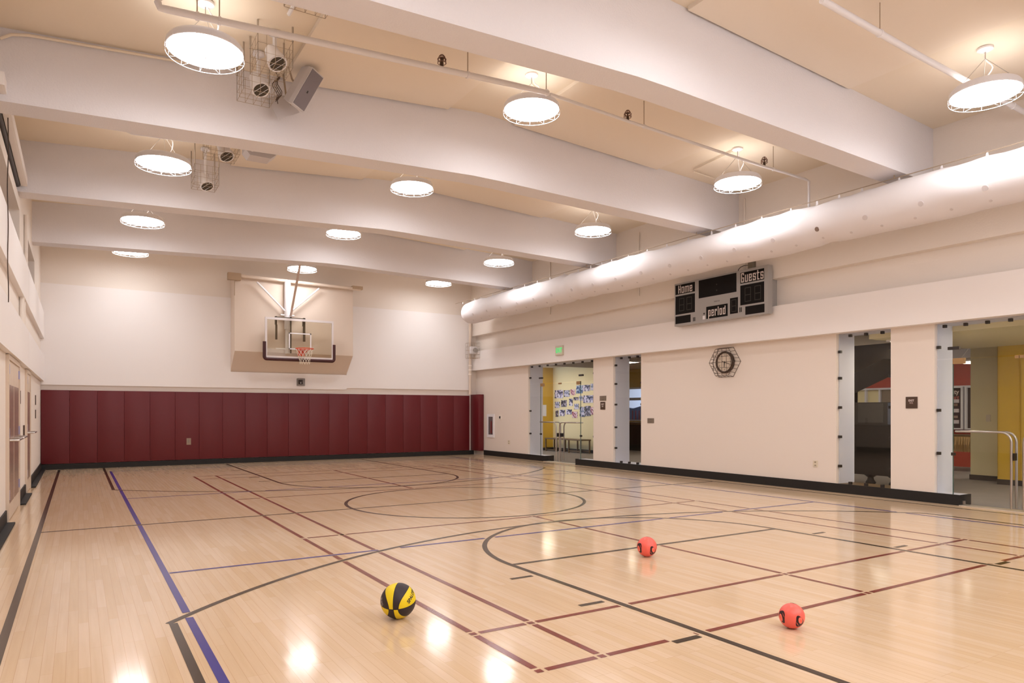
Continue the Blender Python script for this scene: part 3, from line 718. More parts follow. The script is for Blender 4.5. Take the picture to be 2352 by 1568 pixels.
# ------------------------------------------------------------ wall pads on the back wall
edges = [XL + .006]; 
for u in (150, 215, 277, 338, 396, 452, 507, 561.5, 612, 662, 711, 757, 804, 848, 891, 933, 972, 1009, 1044, 1078):
    fx = math.sin(YAW) + (u - 1176) / 1600.0 * math.cos(YAW); fy = math.cos(YAW) - (u - 1176) / 1600.0 * math.sin(YAW)
    edges.append(fx / fy * (YF - .06))
n = len(edges) - 1
step = (edges[-1] - edges[0]) / n
for i in range(n):
    x0, x1 = edges[0] + step * i, edges[0] + step * (i + 1)
    b = MB(); b.bbox((x0 + .0015, YF - .075, .135), (x1 - .0015, YF - .001, 1.895), .005)
    o = b.build('wall_pad', M_pad, smooth=True)
    lab = 'maroon vinyl wall pad in the row along the back wall'
    if i == 6: lab = 'maroon vinyl wall pad with the outlet plate set in it'
    if i == 0: lab = 'maroon vinyl wall pad at the left end of the row'
    tag(o, lab, 'wall pad', 'wall pads along the back wall')
b = MB(); b.bbox((XB - .02, 19.36, .135), (XB + .17, YF - .002, 1.93), .012); tag(b.build('wall_pad', M_pad, smooth=True), 'maroon wall pad wrapped around the far right corner', 'wall pad', 'wall pads along the back wall')
r = root('pad_outlet', (2.44, YF - .08, .55), 'small beige outlet plate set in a maroon pad', 'outlet')
b = MB(); b.box((2.385, YF - .085, .52), (2.49, YF - .073, .69)); b.build('plate', mat('tan_plate', '97806c', .5), r)
b = MB(); b.box((2.41, YF - .088, .57), (2.45, YF - .085, .66)); b.build('cover', M_steelplate, r)

# pipe in the far right corner with couplings
r = root('corner_downpipe', (10.84, 19.80, 1.9), 'painted vertical pipe in the far right corner above the pads', 'pipe')
b = MB(); b.tube([(10.70, 19.74, 1.93), (10.70, 19.74, 4.4)], .045, 14); b.build('pipe', M_box, r, smooth=True)
for z in (2.58, 2.72, 2.86):
    b = MB(); b.tube([(10.70, 19.74, z - .02), (10.70, 19.74, z + .02)], .062, 14); b.build('pipe_coupling', M_wall, r, smooth=True)
# caged speaker on that pipe
r = root('caged_horn', (10.72, 19.5, 3.3), 'small white horn in a wire cage on the corner pipe', 'alarm horn')
b = MB(); b.bbox((10.62, 19.52, 3.22), (10.86, 19.66, 3.46), .02); b.build('horn_body', M_white, r)
b = MB(); b.tube([(10.74, 19.53, 3.34), (10.74, 19.46, 3.34)], [.05, .08], 16); b.build('horn_mouth', M_score, r, smooth=True)
b = MB(); wire_path_box(b, 10.50, 11.0 - .19, 19.30, 19.66, 3.08, 3.56, 5, 3, 4, .003); b.build('wire_cage', M_galv, r)
# caged bell on back wall below the hoop
r = root('caged_speaker', (5.33, YF - .07, 2.1), 'small caged alarm on the back wall below the hoop', 'alarm')
b = MB(); b.box((5.265, YF - .10, 2.15), (5.375, YF - .052, 2.28)); b.build('alarm_body', M_dark, r)
b = MB(); b.box((5.305, YF - .105, 2.17), (5.335, YF - .10, 2.21)); b.build('alarm_light', M_white, r)
b = MB(); wire_path_box(b, 5.22, 5.42, YF - .15, YF - .052, 2.11, 2.31, 6, 2, 5, .003); b.build('wire_cage', M_wirebrown, r)

# ------------------------------------------------------------ basketball goal
r = root('basketball_goal', (5.1, 19.0, 4.9), 'ceiling hung basketball goal with glass backboard and orange rim', 'basketball hoop')
yb = 19.02
BX, BZ0, BZ1 = 5.09, 2.81, 3.88
x0, x1 = BX - .915, BX + .915
b = MB(); b.box((x0 + .05, yb - .006, BZ0 + .05), (x1 - .05, yb + .006, BZ1 - .05)); b.build('backboard_glass', M_board, r)
b = MB()
for a, c in (((x0, BZ0), (x0 + .05, BZ1)), ((x1 - .05, BZ0), (x1, BZ1)), ((x0 + .05, BZ0), (x1 - .05, BZ0 + .05)), ((x0 + .05, BZ1 - .06), (x1 - .05, BZ1))):
    b.box((a[0], yb - .02, a[1]), (c[0], yb + .02, c[1]))
b.build('backboard_frame', mat('white_metal_frame', 'e2d8d6', .4), r)
# painted edge and target square
b = MB(); t = .03
for a, c in (((BX - .30, 3.05), (BX - .30 + t, 3.5)), ((BX + .30 - t, 3.05), (BX + .30, 3.5)), ((BX - .30, 3.5 - t), (BX + .30, 3.5)), ((BX - .30, 3.05), (BX + .30, 3.05 + t))):
    b.box((a[0], yb - .009, a[1]), (c[0], yb - .0065, c[1]))
b.build('target_square', M_white, r)
# brown safety pad round the bottom
b = MB(); pts = [(x0 - .015, yb, BZ0 + .42)]
for i in range(7): an = PI + PI / 2 * i / 6; pts.append((x0 + .045 + .06 * math.cos(an), yb, BZ0 + .025 + .06 * math.sin(an)))
for i in range(7): an = 1.5 * PI + PI / 2 * i / 6; pts.append((x1 - .045 + .06 * math.cos(an), yb, BZ0 + .025 + .06 * math.sin(an)))
pts.append((x1 + .015, yb, BZ0 + .42)); b.tube(pts, .045, 12); b.build('edge_padding', M_brownpad, r, smooth=True)
RX, RY, RZ = BX + .02, yb - .15 - .23, 3.05
b = MB(); b.tube([(RX + .2286 * math.cos(2 * PI * i / 36), RY + .2286 * math.sin(2 * PI * i / 36), RZ) for i in range(36)], .011, 8, closed=True)
rim = b.build('rim', M_orange, r, smooth=True)
b = MB(); b.box((RX - .10, RY + .21, RZ - .012), (RX + .10, yb - .01, RZ + .012)); b.box((RX - .09, yb - .03, RZ - .17), (RX + .09, yb - .01, RZ + .02))
b.tube([(RX - .14, RY + .18, RZ - .01), (RX - .06, yb - .02, RZ - .13)], .01, 6); b.tube([(RX + .14, RY + .18, RZ - .01), (RX + .06, yb - .02, RZ - .13)], .01, 6)
b.build('rim_bracket', M_orange, rim)
b = MB(); NK = 12
def rn(z): t = (RZ - z) / .42; return .225 * (1 - .42 * min(1, t * 1.3)) if t < .75 else .225 * (.585 + .03 * (t - .75))
for s in (1, -1):
    for k in range(NK):
        pts = []
        for i in range(13):
            z = RZ - .01 - .40 * i / 12; a = 2 * PI * k / NK + s * 2 * PI / NK * .5 * (i / 12 * 5)
            pts.append((RX + rn(z) * math.cos(a), RY + rn(z) * math.sin(a), z))
        b.tube(pts, .0035, 4)
b.build('net', M_net, r)
# mast, braces, header pipes
b = MB(); b.tube([(4.80, 19.20, 3.6), (4.80, 19.20, 4.93)], .085, 20); b.build('mast', M_white, r, smooth=True)
b = MB(); b.tube([(4.80, 19.20, 2.95), (4.80, 19.20, 3.62)], .062, 16); b.build('lower_mast', M_white, r, smooth=True)
b = MB(); b.tube([(3.35, 19.20, 4.93), (6.85, 19.20, 4.87)], .045, 12); b.build('header_pipe', M_box, r, smooth=True)
for (p, q) in (((4.0, 19.16, 4.80), (4.74, 19.18, 4.08)), ((5.65, 19.16, 4.78), (4.88, 19.18, 4.08))):
    b = MB(); b.tube([p, q], .024, 8); b.build('brace', M_white, r, smooth=True)
b = MB(); b.tube([(4.60, 16.9, 5.35), (4.87, 19.12, 3.98)], .03, 8); b.build('diagonal_brace', mat('pinkish_brace_paint', 'd8c0b4', .5), r, smooth=True)
b = MB(); b.box((4.45, yb + .03, 3.70), (4.49, yb + .12, 3.92)); b.box((5.18, yb + .03, 3.70), (5.24, yb + .12, 3.92)); b.box((4.45, yb + .03, 3.30), (4.50, yb + .06, 3.70)); b.box((5.18, yb + .03, 3.28), (5.24, yb + .06, 3.70)); b.box((4.45, yb + .03, 3.88), (5.24, yb + .06, 3.91)); b.box((4.84, yb + .03, 2.95), (4.87, yb + .06, 3.93)); b.build('board_bracket', mat('dark_bracket', '5a4a38', .5), r)
b = MB(); b.tube([(4.62, 19.2, 3.98), (4.98, 19.2, 3.98)], .02, 8); b.box((4.46, yb + .03, 3.05), (5.22, yb + .06, 3.08)); b.build('cross_arm', M_white, r)
b = MB(); b.box((3.28, 19.12, 4.80), (3.60, 19.28, 4.98)); b.tube([(3.45, 19.2, 4.8), (3.45, 19.2, 4.40)], .012, 6); b.build('winch', mat('tan_metal', 'b39a80', .5), r)
b = MB(); b.box((6.6, 19.14, 4.86), (6.9, 19.28, 4.95)); b.build('pulley', mat('tan_metal', 'b39a80', .5), r)

# ------------------------------------------------------------ pendant lamps
def make_lamp():
    r = root('pendant_lamp', (0, 0, 0), '', 'lamp', 'round pendant lamps under the ceiling')
    b = MB(); b.lathe((0, 0, 0), [(.362, .0), (.368, .004), (.366, .055), (.345, .085), (.335, .085), (.335, .02), (.362, .0)], 48, caps=False); b.build('housing', M_white, r, smooth=True)
    b = MB(); b.lathe((0, 0, 0), [(.3645, .002), (.345, -.010), (.20, -.022), (.01, -.026)], 48, caps=False); b.add([(.01 * math.cos(2 * PI * j / 48), .01 * math.sin(2 * PI * j / 48), -.026) for j in range(48)], [tuple(range(48))]); b.build('diffuser', M_lamp, r, smooth='all')
    b = MB(); b.lathe((0, 0, 0), [(.01, .055), (.335, .055)], 32, caps=False); b.build('top_glow', M_lampup, r)
    b = MB(); n = 12
    b.tube([(.374 * math.cos(2 * PI * i / 36), .374 * math.sin(2 * PI * i / 36), -.048) for i in range(36)], .0032, 5, closed=True)
    for i in range(n):
        a = 2 * PI * i / n; c, s = math.cos(a), math.sin(a)
        b.tube([(.371 * c, .371 * s, .03), (.376 * c, .376 * s, -.047), (.22 * c, .22 * s, -.060), (.0, .0, -.064)], .0018, 4)
    b.build('wire_guard', M_white, r)
    return r
lamp0 = make_lamp()
def lamp_extras(r, dz):
    b = MB(); b.lathe((0, 0, dz), [(.085, .0), (.085, -.022), (.05, -.04), (.0101, -.045)], 24); b.build('canopy', M_white, r, smooth=True)
    b = MB()
    for k in range(3):
        a = 2 * PI * k / 3 + .5; b.tube([(.30 * math.cos(a), .30 * math.sin(a), .09), (.0, 0, dz - .12)], .003, 5)
    b.tube([(0, 0, dz - .12), (0, 0, dz - .04)], .006, 5); b.build('hanger_wire', M_steel, r)
    b = MB(); pts = [(.02 + .10 * math.sin(PI * i / 12), .03 * math.sin(i), dz - .04 - (dz - .14) * i / 12) for i in range(13)]
    b.tube(pts, .008, 6); b.build('power_cord', M_white, r, smooth=True)
rows = [(4.03, [(2263, 217, 2, 'white round pendant lamp at the top right corner of the photo')]),
        (7.70, [(472, 119, 0, 'white round pendant lamp beside the wire cages, largest of all'), (1221, 253, 1, 'white round pendant lamp in the middle of the nearest full bay'), (1694, 421, 2, 'white round pendant lamp nearest the scoreboard')]),
        (11.35, [(376, 377, 0, 'left pendant lamp in the second bay behind the near cages'), (946, 431, 1, 'middle pendant lamp in the second bay'), (1362, 530, 2, 'right pendant lamp in the second bay above the fabric duct')]),
        (15.0, [(328, 508, 0, 'left pendant lamp in the third bay'), (789, 536, 1, 'middle pendant lamp in the third bay, top cut by a beam'), (1146, 602, 2, 'right pendant lamp in the third bay')]),
        (18.50, [(300, 578, 0, 'left pendant lamp in the last bay, half hidden by a beam'), (694, 617, 1, 'pendant lamp in front of the hoop mast'), (1007, 650, 2, 'right pendant lamp in the last bay above the duct end')])]
used = False; placed = []
for y, L in rows:
    for (u, v, c, lab) in L:
        fx = math.sin(YAW) + (u - 1176) / 1600.0 * math.cos(YAW); fy = math.cos(YAW) - (u - 1176) / 1600.0 * math.sin(YAW); t = y / fy
        placed.append((fx * t, y, H + (945 - v) / 1600.0 * t, lab))
placed += [(1.1, 4.03, 5.07, 'left pendant lamp over the camera position'), (5.12, 4.03, 5.38, 'middle pendant lamp over the camera position')]
for x in (1.1, 5.12, 9.0): placed.append((x, .4, 5.38 if x == 5.12 else 5.07, 'pendant lamp in the bay behind the camera'))
for i, (x, y, z, lab) in enumerate(placed):
    o = lamp0 if i == 0 else None
    if o is None:
        o = copy_tree(lamp_tmpl)
    else:
        lamp_tmpl = lamp0
    o.location = (x, y, z); o['label'] = lab
ALL_LAMPS = [o for o in COL.objects if o.name.startswith('pendant_lamp')]
for o in ALL_LAMPS:
    loc = o.location.copy(); dz = zceil(loc.x) - loc.z
    o.location = (0, 0, 0); lamp_extras(o, dz); o.location = loc

# ------------------------------------------------------------ sprinkler pipes and conduits under the ceiling
def sprinkler(p, x, y, z):
    b = MB(); b.tube([(x, y, z), (x, y, z + .05)], .02, 10); b.tube([(x, y, z + .05), (x, y, z + .095)], [.008, .012], 8); b.lathe((x, y, z + .095), [(.03, 0), (.03, .004)], 14)
    h = b.build('sprinkler', M_wirebrown, p)
    b = MB()
    for k in range(4):
        a = PI * k / 4
        pts = [(x + .05 * math.cos(a) * math.cos(t), y + .05 * math.sin(a) * math.cos(t), z + .04 + max(0, .10 * math.sin(t))) for t in [PI * i / 10 for i in range(11)]]
        b.tube(pts, .0035, 5)
    for zz in (.04, .085): b.tube([(x + .05 * math.cos(2 * PI * i / 14), y + .05 * math.sin(2 * PI * i / 14), z + zz) for i in range(14)], .0035, 5, closed=True)
    b.build('wire_guard', mat('rust_wire', '6b3a24', .5), h)
def ceiling_pipe(y, pts, rad, lab, rods):
    r = root('sprinkler_pipe', (pts[0][0], y, pts[0][1]), lab, 'pipe')
    b = MB(); b.tube([(p[0], y, p[1]) for p in pts], rad, 12); b.build('pipe', M_white, r, smooth=True)
    for x in rods:
        z = None
        for a, c in zip(pts, pts[1:]):
            if min(a[0], c[0]) <= x <= max(a[0], c[0]) and a[0] != c[0]: z = a[1] + (c[1] - a[1]) * (x - a[0]) / (c[0] - a[0])
        if z is None: continue
        b = MB(); b.tube([(x, y, z + rad * .8), (x, y, zceil(x))], .006, 6); b.build('hanger_rod', M_galv, r)
        b = MB(); b.tube([(x - .012, y, z), (x + .012, y, z)], rad + .008, 12); b.build('pipe_clamp', M_white, r)
    return r
p1 = ceiling_pipe(7.29, [(.63, 5.22), (.65, 5.167), (.71, 5.167), (1.52, 5.22), (4.53, 5.41), (5.08, 5.435)], .034, 'thick white sprinkler pipe in front of the nearest bay lamps', (.97, 1.17, 3.92, 5.05))
p2 = ceiling_pipe(7.30, [(5.12, 5.435), (6.4, 5.38), (9.2, 5.285), (10.3, 5.27), (10.42, 5.25), (10.42, 4.6)], .02, 'thin white pipe running right and down beside the scoreboard lamp', (6.72, 9.5))
p3 = ceiling_pipe(4.2, [(6.2, 5.42), (8.0, 5.35), (10.7, 5.30)], .034, 'white sprinkler pipe at the top right above the near lamp', (7.2, 10.2))
sprinkler(p1, .63, 7.29, 5.22); sprinkler(p1, 3.58, 7.29, 5.38); sprinkler(p2, 6.42, 7.30, 5.39); sprinkler(p2, 9.28, 7.30, 5.30); sprinkler(p3, 9.55, 4.2, 5.35)
# pipe along second bay, beam side
ceiling_pipe(9.86, [(.52, 4.87), (.56, 4.855), (5.0, 5.11)], .03, 'painted sprinkler pipe just behind the second beam', (2.0,))
# conduit on near ceiling and wiring
def conduit(pts, rad, lab, m=None):
    b = MB(); b.tube(pts, rad, 8); return tag(b.build('ceiling_conduit', m or M_ceil, smooth=True), lab, 'conduit', 'conduits under the ceiling')
conduit([(-.7, 9.06, 5.30), (-.6, 9.06, 5.37), (-.45, 9.06, 5.405), (1.3, 9.06, 5.535)], .016, 'thin conduit where the ceiling meets the second beam')
conduit([(1.89, 5.95, 5.58), (1.89, 7.5, 5.58)], .022, 'white conduit along the ceiling beside the wire cages', M_white)
conduit([(4.62, 7.4, 5.78), (4.62, 6.6, 5.79)], .012, 'short conduit by the middle near lamp') if False else None
conduit([(9.1, 7.78, 5.64), (9.2, 8.72, 5.635), (9.26, 8.78, 5.632), (9.8, 8.80, 5.61)], .012, 'bent conduit feeding the lamp nearest the scoreboard')
conduit([(5.7, 7.5, 5.80), (5.7, 6.5, 5.80)], .016, 'short conduit right of the middle near lamp', M_white)
for (x, y, lab) in ((XB - .02, 8.95, 'thin conduit on the right wall beside the scoreboard lamp'), (XB - .03, 11.9, 'left conduit on the right wall in the second bay'), (XB - .03, 15.4, 'conduit on the right wall in the third bay')):
    b = MB(); b.tube([(x, y, 4.0), (x, y, 5.45)], .018, 8); tag(b.build('wall_conduit', M_wall, smooth=True), lab, 'conduit', 'conduits on the right wall')

# ------------------------------------------------------------ caged spotlights and speakers
def spotlight(x, y, z, parent_lab, cage, aim=(.25, -.55), rods=True, body=True):
    x0, x1, y0, y1, z0, z1 = cage
    r = root('caged_spotlight', ((x0 + x1) / 2, (y0 + y1) / 2, zceil(x)), parent_lab, 'spotlight', 'caged spotlights under the ceiling')
    if body:
        d = Vector((aim[0], aim[1], -1)).normalized(); p = Vector((x, y, z))
        b = MB(); b.lathe((x, y, zceil(x)), [(.07, 0), (.07, -.03), (.02, -.05)], 18); b.tube([(x, y, zceil(x) - .04), (x, y, z + .10)], .022, 10); b.build('mount_stem', M_white, r, smooth=True)
        b = MB(); b.tube([p - d * .15, p - d * .11, p - d * .04, p + d * .02, p + d * .10], [.05, .075, .08, .10, .108], 22); b.build('lamp_housing', M_white, r, smooth=True)
        b = MB(); b.tube([p + d * .095, p + d * .104], [.088, .088], 22); b.build('lens', M_lens, r)
        b = MB()
        e1 = d.orthogonal().normalized(); e2 = d.cross(e1)
        for k in range(2):
            s_ = e1 * (-.035 + .07 * k); b.tube([p + d * .106 + s_ - e2 * .08, p + d * .106 + s_ + e2 * .08], .003, 4)
        b.build('lens_guard', M_white, r)
    b = MB(); wire_path_box(b, x0, x1, y0, y1, z0, z1, 4, 3, 3, .0026); b.build('wire_cage', M_galv, r)
    if rods:
        for xx in (x0, x1):
            for yy in (y0, y1): b = MB(); b.tube([(xx, yy, z1), (xx, yy, zceil(xx) - .0)], .011, 6); b.build('cage_rod', M_steel, r)
spotlight(1.86, 8.0, 5.33, 'upper white spotlight in a wire cage beside the nearest lamp', (1.64, 2.01, 7.81, 8.20, 5.17, 5.46))
spotlight(1.80, 8.55, 5.24, 'lower white spotlight in a wire cage beside the white speakers', (1.60, 1.97, 8.36, 8.75, 5.07, 5.37))
spotlight(2.1, 6.1, 5.2, 'empty wire cage tip below the nearest beam at the top', (1.60, 1.98, 6.08, 6.52, 5.09, 5.45), body=False)
spotlight(1.73, 12.1, 5.07, 'left caged spotlight in the second bay', (1.55, 1.90, 11.9, 12.3, 4.98, 5.27))
spotlight(1.79, 10.72, 5.13, 'right caged spotlight in the second bay near the beam', (1.53, 1.95, 10.45, 10.9, 5.03, 5.3))
def speaker(P0, a, bb, c, lab):
    """box from a corner and three edge vectors; the face P0,a,bb carries the grille"""
    P0, a, bb, c = map(Vector, (P0, a, bb, c)); nrm = -c.normalized()
    r = root('wall_speaker', P0[:], lab, 'speaker', 'white speakers by the wire cages')
    b = MB(); vs = [P0, P0 + a, P0 + a + bb, P0 + bb, P0 + c + bb * .12 + a * .05, P0 + c + a * .95 + bb * .12, P0 + c + a * .95 + bb * .88, P0 + c + a * .05 + bb * .88]
    m1 = c * .35
    vs = [P0, P0 + a, P0 + a + bb, P0 + bb] + [p + m1 for p in (P0, P0 + a, P0 + a + bb, P0 + bb)] + vs[4:]
    fs = [(0, 1, 2, 3)] + [(i, (i + 1) % 4, 4 + (i + 1) % 4, 4 + i) for i in range(4)] + [(4 + i, 4 + (i + 1) % 4, 8 + (i + 1) % 4, 8 + i) for i in range(4)] + [(8, 9, 10, 11)]
    b.add(vs, fs); b.build('speaker_case', M_spk, r)
    g = MB(); q = [P0 + a * .03 + bb * .04, P0 + a * .97 + bb * .04, P0 + a * .97 + bb * .96, P0 + a * .03 + bb * .96]
    g.add(q + [p + nrm * .006 for p in q], [(0, 1, 2, 3), (4, 5, 6, 7), (0, 1, 5, 4), (1, 2, 6, 5), (2, 3, 7, 6), (3, 0, 4, 7)]); g.build('grille', M_grille, r)
    g = MB(); cc = P0 + a * .55 + bb * .5 + nrm * .007; q = [cc - a * .03 - bb * .035, cc + a * .03 - bb * .035, cc + a * .03 + bb * .035, cc - a * .03 + bb * .035]
    g.add(q + [p + nrm * .003 for p in q], [(0, 1, 2, 3), (4, 5, 6, 7), (0, 1, 5, 4), (1, 2, 6, 5), (2, 3, 7, 6), (3, 0, 4, 7)]); g.build('badge', M_dark, r)
    mid = P0 + c + a * .5 + bb * .5
    g = MB(); g.tube([mid, mid + Vector((-.05, .05, .1)), (mid.x - .08, mid.y + .08, zceil(mid.x))], .012, 8); g.build('bracket', M_galv, r)
speaker((2.40, 8.40, 5.53), (-.224, .093, -.449), (.179, .147, -.020), (-.088, .176, .095), 'upper white speaker with grey grille turned to the right')
speaker((2.09, 8.97, 5.33), (.119, -.074, -.235), (-.116, -.045, -.08), (.19, .02, .07), 'lower white speaker tucked below the grey grilled one')
# loose cables by the speakers
b = MB()
for k in range(4):
    pts = [(1.98 + .03 * k + .03 * math.sin(i * 1.1 + k), 8.5 + .05 * k, 5.42 - .04 * i) for i in range(9)]
    b.tube(pts, .005, 5)
tag(b.build('speaker_cables', M_wirebrown), 'loose dark cables hanging between the speakers and cages', 'cable')
# projector-like white box by second beam
r = root('ceiling_speaker', (2.15, 10.0, 5.0), 'pale box peeking below the second beam', 'speaker')
b = MB(); b.prism([(1.93, 5.10), (2.36, 5.10), (2.36, 4.97), (2.26, 4.88), (1.99, 4.88), (1.93, 4.95)], 'y', 9.95, 10.2); b.build('speaker_case', M_spk, r)
b = MB(); b.tube([(2.15, 10.08, 5.1), (2.15, 10.08, zceil(2.15))], .02, 8); b.build('bracket', M_galv, r)

# ------------------------------------------------------------ fabric air duct on its cable
XD, ZC, RD = 10.0, 4.335, .325
r = root('fabric_duct', (XD, 9, ZC), 'long white fabric air duct hung along the right wall', 'air duct')
straps = [18.92, 18.17, 17.8, 17.1, 16.6, 16.0, 15.43, 14.84, 14.27, 13.67, 13.11, 12.64, 12.24, 11.9, 11.35, 10.77, 10.2, 9.62, 9.04, 8.48, 7.92, 7.34, 6.86, 6.48, 6.11, 5.55, 4.97, 4.41, 3.85, 3.3, 2.7, 2.1, 1.5, .9, .3, -.3]
def duct_r(y, a):
    """fabric radius: slight sag between straps, creases and pinches"""
    d = min(abs(y - s) for s in straps)
    up = max(0, math.sin(a))
    rr = RD
    apex = .358 - .028 * min(1, d / .28) ** 1.5; phi = math.asin(RD / apex); aa = a if a <= PI / 2 else PI - a
    if 0 < a < PI and aa > phi: rr = RD / math.cos(aa - phi)
    for yc, w_, amp in ((17.2, .18, .07), (16.2, .5, -.03), (14.15, .10, .07), (13.75, .2, -.03), (13.3, .10, .12), (12.9, .13, .08), (12.4, .2, .05), (11.0, .7, -.04), (9.0, .25, .05), (6.75, .13, .08), (7.7, .6, -.04), (9.9, .3, .03), (15.2, .25, .05), (5.0, .8, -.03)):
        t = (y - yc - .10 * math.sin(a)) / w_
        rr *= 1 - amp * math.exp(-t * t)
    rr *= 1 + .014 * math.sin(y * 7 + 3 * a) * math.sin(y * 2.3) + .012 * math.sin(y * 3.1 + a * 2)
    return rr
ys = [18.62, 18.60, 18.55, 18.42, 18.25] + [18.1 - .09 * i for i in range(int(18.8 / .09))]
NS = 44; vs = []; fs = []
for i, y in enumerate(ys):
    k = (0.03, .45, .78, .95, 1)[i] if i < 5 else 1
    for j in range(NS):
        a = 2 * PI * j / NS; q = duct_r(y, a) * k
        vs.append((XD + q * math.cos(a), y, ZC + q * math.sin(a)))
for i in range(len(ys) - 1):
    for j in range(NS): fs.append((i * NS + j, i * NS + (j + 1) % NS, (i + 1) * NS + (j + 1) % NS, (i + 1) * NS + j))
fs += [tuple(range(NS)), tuple((len(ys) - 1) * NS + j for j in range(NS))]
b = MB(); b.add(vs, fs); b.build('duct_fabric', M_fabric, r, smooth='all')
b = MB(); b.tube([(XD, 19.4, 4.745), (XD, -.6, 4.745)], .007, 6); b.build('support_cable', M_galv, r)
for s in straps:
    b = MB(); b.add([(XD, s - .022, ZC + .34), (XD, s + .022, ZC + .34), (XD, s + .008, 4.75), (XD, s - .008, 4.75), (XD + .004, s - .022, ZC + .34), (XD + .004, s + .022, ZC + .34), (XD + .004, s + .008, 4.75), (XD + .004, s - .008, 4.75)],
                    [(0, 1, 2, 3), (4, 5, 6, 7), (0, 1, 5, 4), (1, 2, 6, 5), (2, 3, 7, 6), (3, 0, 4, 7)])
    b.build('hanger_strap', M_fabric, r)
for y in (16.4, 12.8, 9.41, 5.62):
    b = MB(); b.tube([(XD, y, 4.745), (XD, y, 4.93 if y != 12.8 else 4.92)], .01, 6); b.build('ceiling_rod', M_galv, r)
M_hole = mat('grey_mesh_outlet', 'd4cbcb', .7); M_hole2 = mat('brown_mesh_outlet', '8a7468', .7)
def outlet(y, ang, rad, m=M_hole):
    a = math.radians(ang); q = duct_r(y, a); c = Vector((XD + q * math.cos(a), y, ZC + q * math.sin(a))); nrm = Vector((math.cos(a), 0, math.sin(a))); e1 = Vector((0, 1, 0)); e2 = nrm.cross(e1)
    b = MB(); n = 14; base = [c + (e1 * math.cos(2 * PI * i / n) + e2 * math.sin(2 * PI * i / n)) * rad - nrm * .012 for i in range(n)]
    b.add(base + [p + nrm * .017 for p in base], [tuple(range(n)), tuple(range(2 * n - 1, n - 1, -1))] + [(i, (i + 1) % n, n + (i + 1) % n, n + i) for i in range(n)])
    b.build('air_outlet', m, r)
for i in range(18):
    y = 4.3 + .79 * i
    if y < 18.2: outlet(y, -155.3, .037, M_hole2 if i == 3 else M_hole)
for i in range(30):
    y = 4.29 + .47 * i
    if y < 18.3: outlet(y, -122.4, .020)

# ------------------------------------------------------------ scoreboard
r = root('scoreboard', (10.65, 9.45, 3.16), 'grey scoreboard reading Home, Guests and period on the right wall', 'scoreboard')
SX, SY0, SY1, SZ0, SZ1 = 10.64, 8.29, 10.63, 3.165, 4.055
b = MB(); b.bbox((SX, SY0, SZ0), (SX + .13, SY1, SZ1), .008); b.box((SX + .13, SY0 + .08, SZ0 + .12), (XR, SY1 - .08, SZ1 - .14)); b.build('case', M_score, r)
def S(u, v):   # fractions of the face: u from far edge (left) to near edge, v from the top
    return SY1 - (SY1 - SY0) * u, SZ1 - (SZ1 - SZ0) * v
def win(u0, v0, u1, v1, nm='score_window', m=M_screen):
    y1, z1 = S(u0, v0); y0, z0 = S(u1, v1); b = MB(); b.box((SX - .004, y0, z0), (SX, y1, z1)); return b.build(nm, m, r)
h1 = win(.015, .04, .245, .26); h2 = win(.015, .30, .245, .73); h3 = win(.015, .77, .195, .945)
m1 = win(.29, .035, .695, .44); p1 = win(.375, .66, .605, .93); p2 = win(.63, .56, .71, .90)
g1 = win(.735, .06, .965, .29); g2 = win(.735, .33, .965, .75); g3 = win(.785, .79, .968, .965)
STROKES = {'H': (1, [[(0, 0), (0, 2)], [(1, 0), (1, 2)], [(0, 1), (1, 1)]]), 'o': (1, [[(0, 0), (0, 1.5), (1, 1.5), (1, 0), (0, 0)]]),
 'm': (1.8, [[(0, 0), (0, 1.5), (1.8, 1.5), (1.8, 0)], [(.9, 0), (.9, 1.5)]]), 'e': (1, [[(0, .75), (1, .75), (1, 1.5), (0, 1.5), (0, 0), (1, 0), (1, .3)]]),
 'G': (1, [[(1, 1.68), (1, 2), (0, 2), (0, 0), (1, 0), (1, .95), (.62, .95)]]), 'u': (1, [[(0, 1.5), (0, 0), (1, 0), (1, 1.5)]]),
 's': (1, [[(1, 1.2), (1, 1.5), (0, 1.5), (0, .75), (1, .75), (1, 0), (0, 0), (0, .3)]]), 't': (.8, [[(.2, 2), (.2, 0), (.8, 0)], [(-.1, 1.5), (.8, 1.5)]]),
 'p': (1, [[(0, -.6), (0, 1.5), (1, 1.5), (1, 0), (0, 0)]]), 'r': (.8, [[(0, 0), (0, 1.5), (.8, 1.5), (.8, 1.2)]]), 'i': (0, [[(0, 0), (0, 1.5)], [(0, 1.8), (0, 2.05)]]),
 'd': (1, [[(1, 2), (1, 0), (0, 0), (0, 1.5), (1, 1.5)]])}
def word(t, u, v, sx, sy, th):
    """condensed square block lettering on the score windows"""
    yc, zc = S(u, v); wid = sum(STROKES[c][0] * sx for c in t) + (len(t) - 1) * (th + .024); y = yc + wid / 2; b = MB(); k = 0
    for c in t:
        cw, st = STROKES[c]
        for path in st:
            for (a0, b0), (a1, b1) in zip(path, path[1:]):
                k += 1; x0 = SX - .006 - .00002 * (k % 9)
                y0, y1 = y - a0 * sx, y - a1 * sx; z0, z1 = zc + (b0 - 1) * sy, zc + (b1 - 1) * sy
                b.box((x0, min(y0, y1) - th / 2, min(z0, z1) - th / 2), (SX - .004, max(y0, y1) + th / 2, max(z0, z1) + th / 2))
        y -= cw * sx + th + .024
    return b.build('lettering', M_letter, r)
word('Home', .133, .148, .050, .073, .019); word('Guests', .852, .172, .046, .078, .020); word('period', .49, .79, .042, .073, .019)
text_on_right_wall('nevco', SX - .002, *S(.49, .565), .055, 1.1, 'maker_mark', M_dark, r)
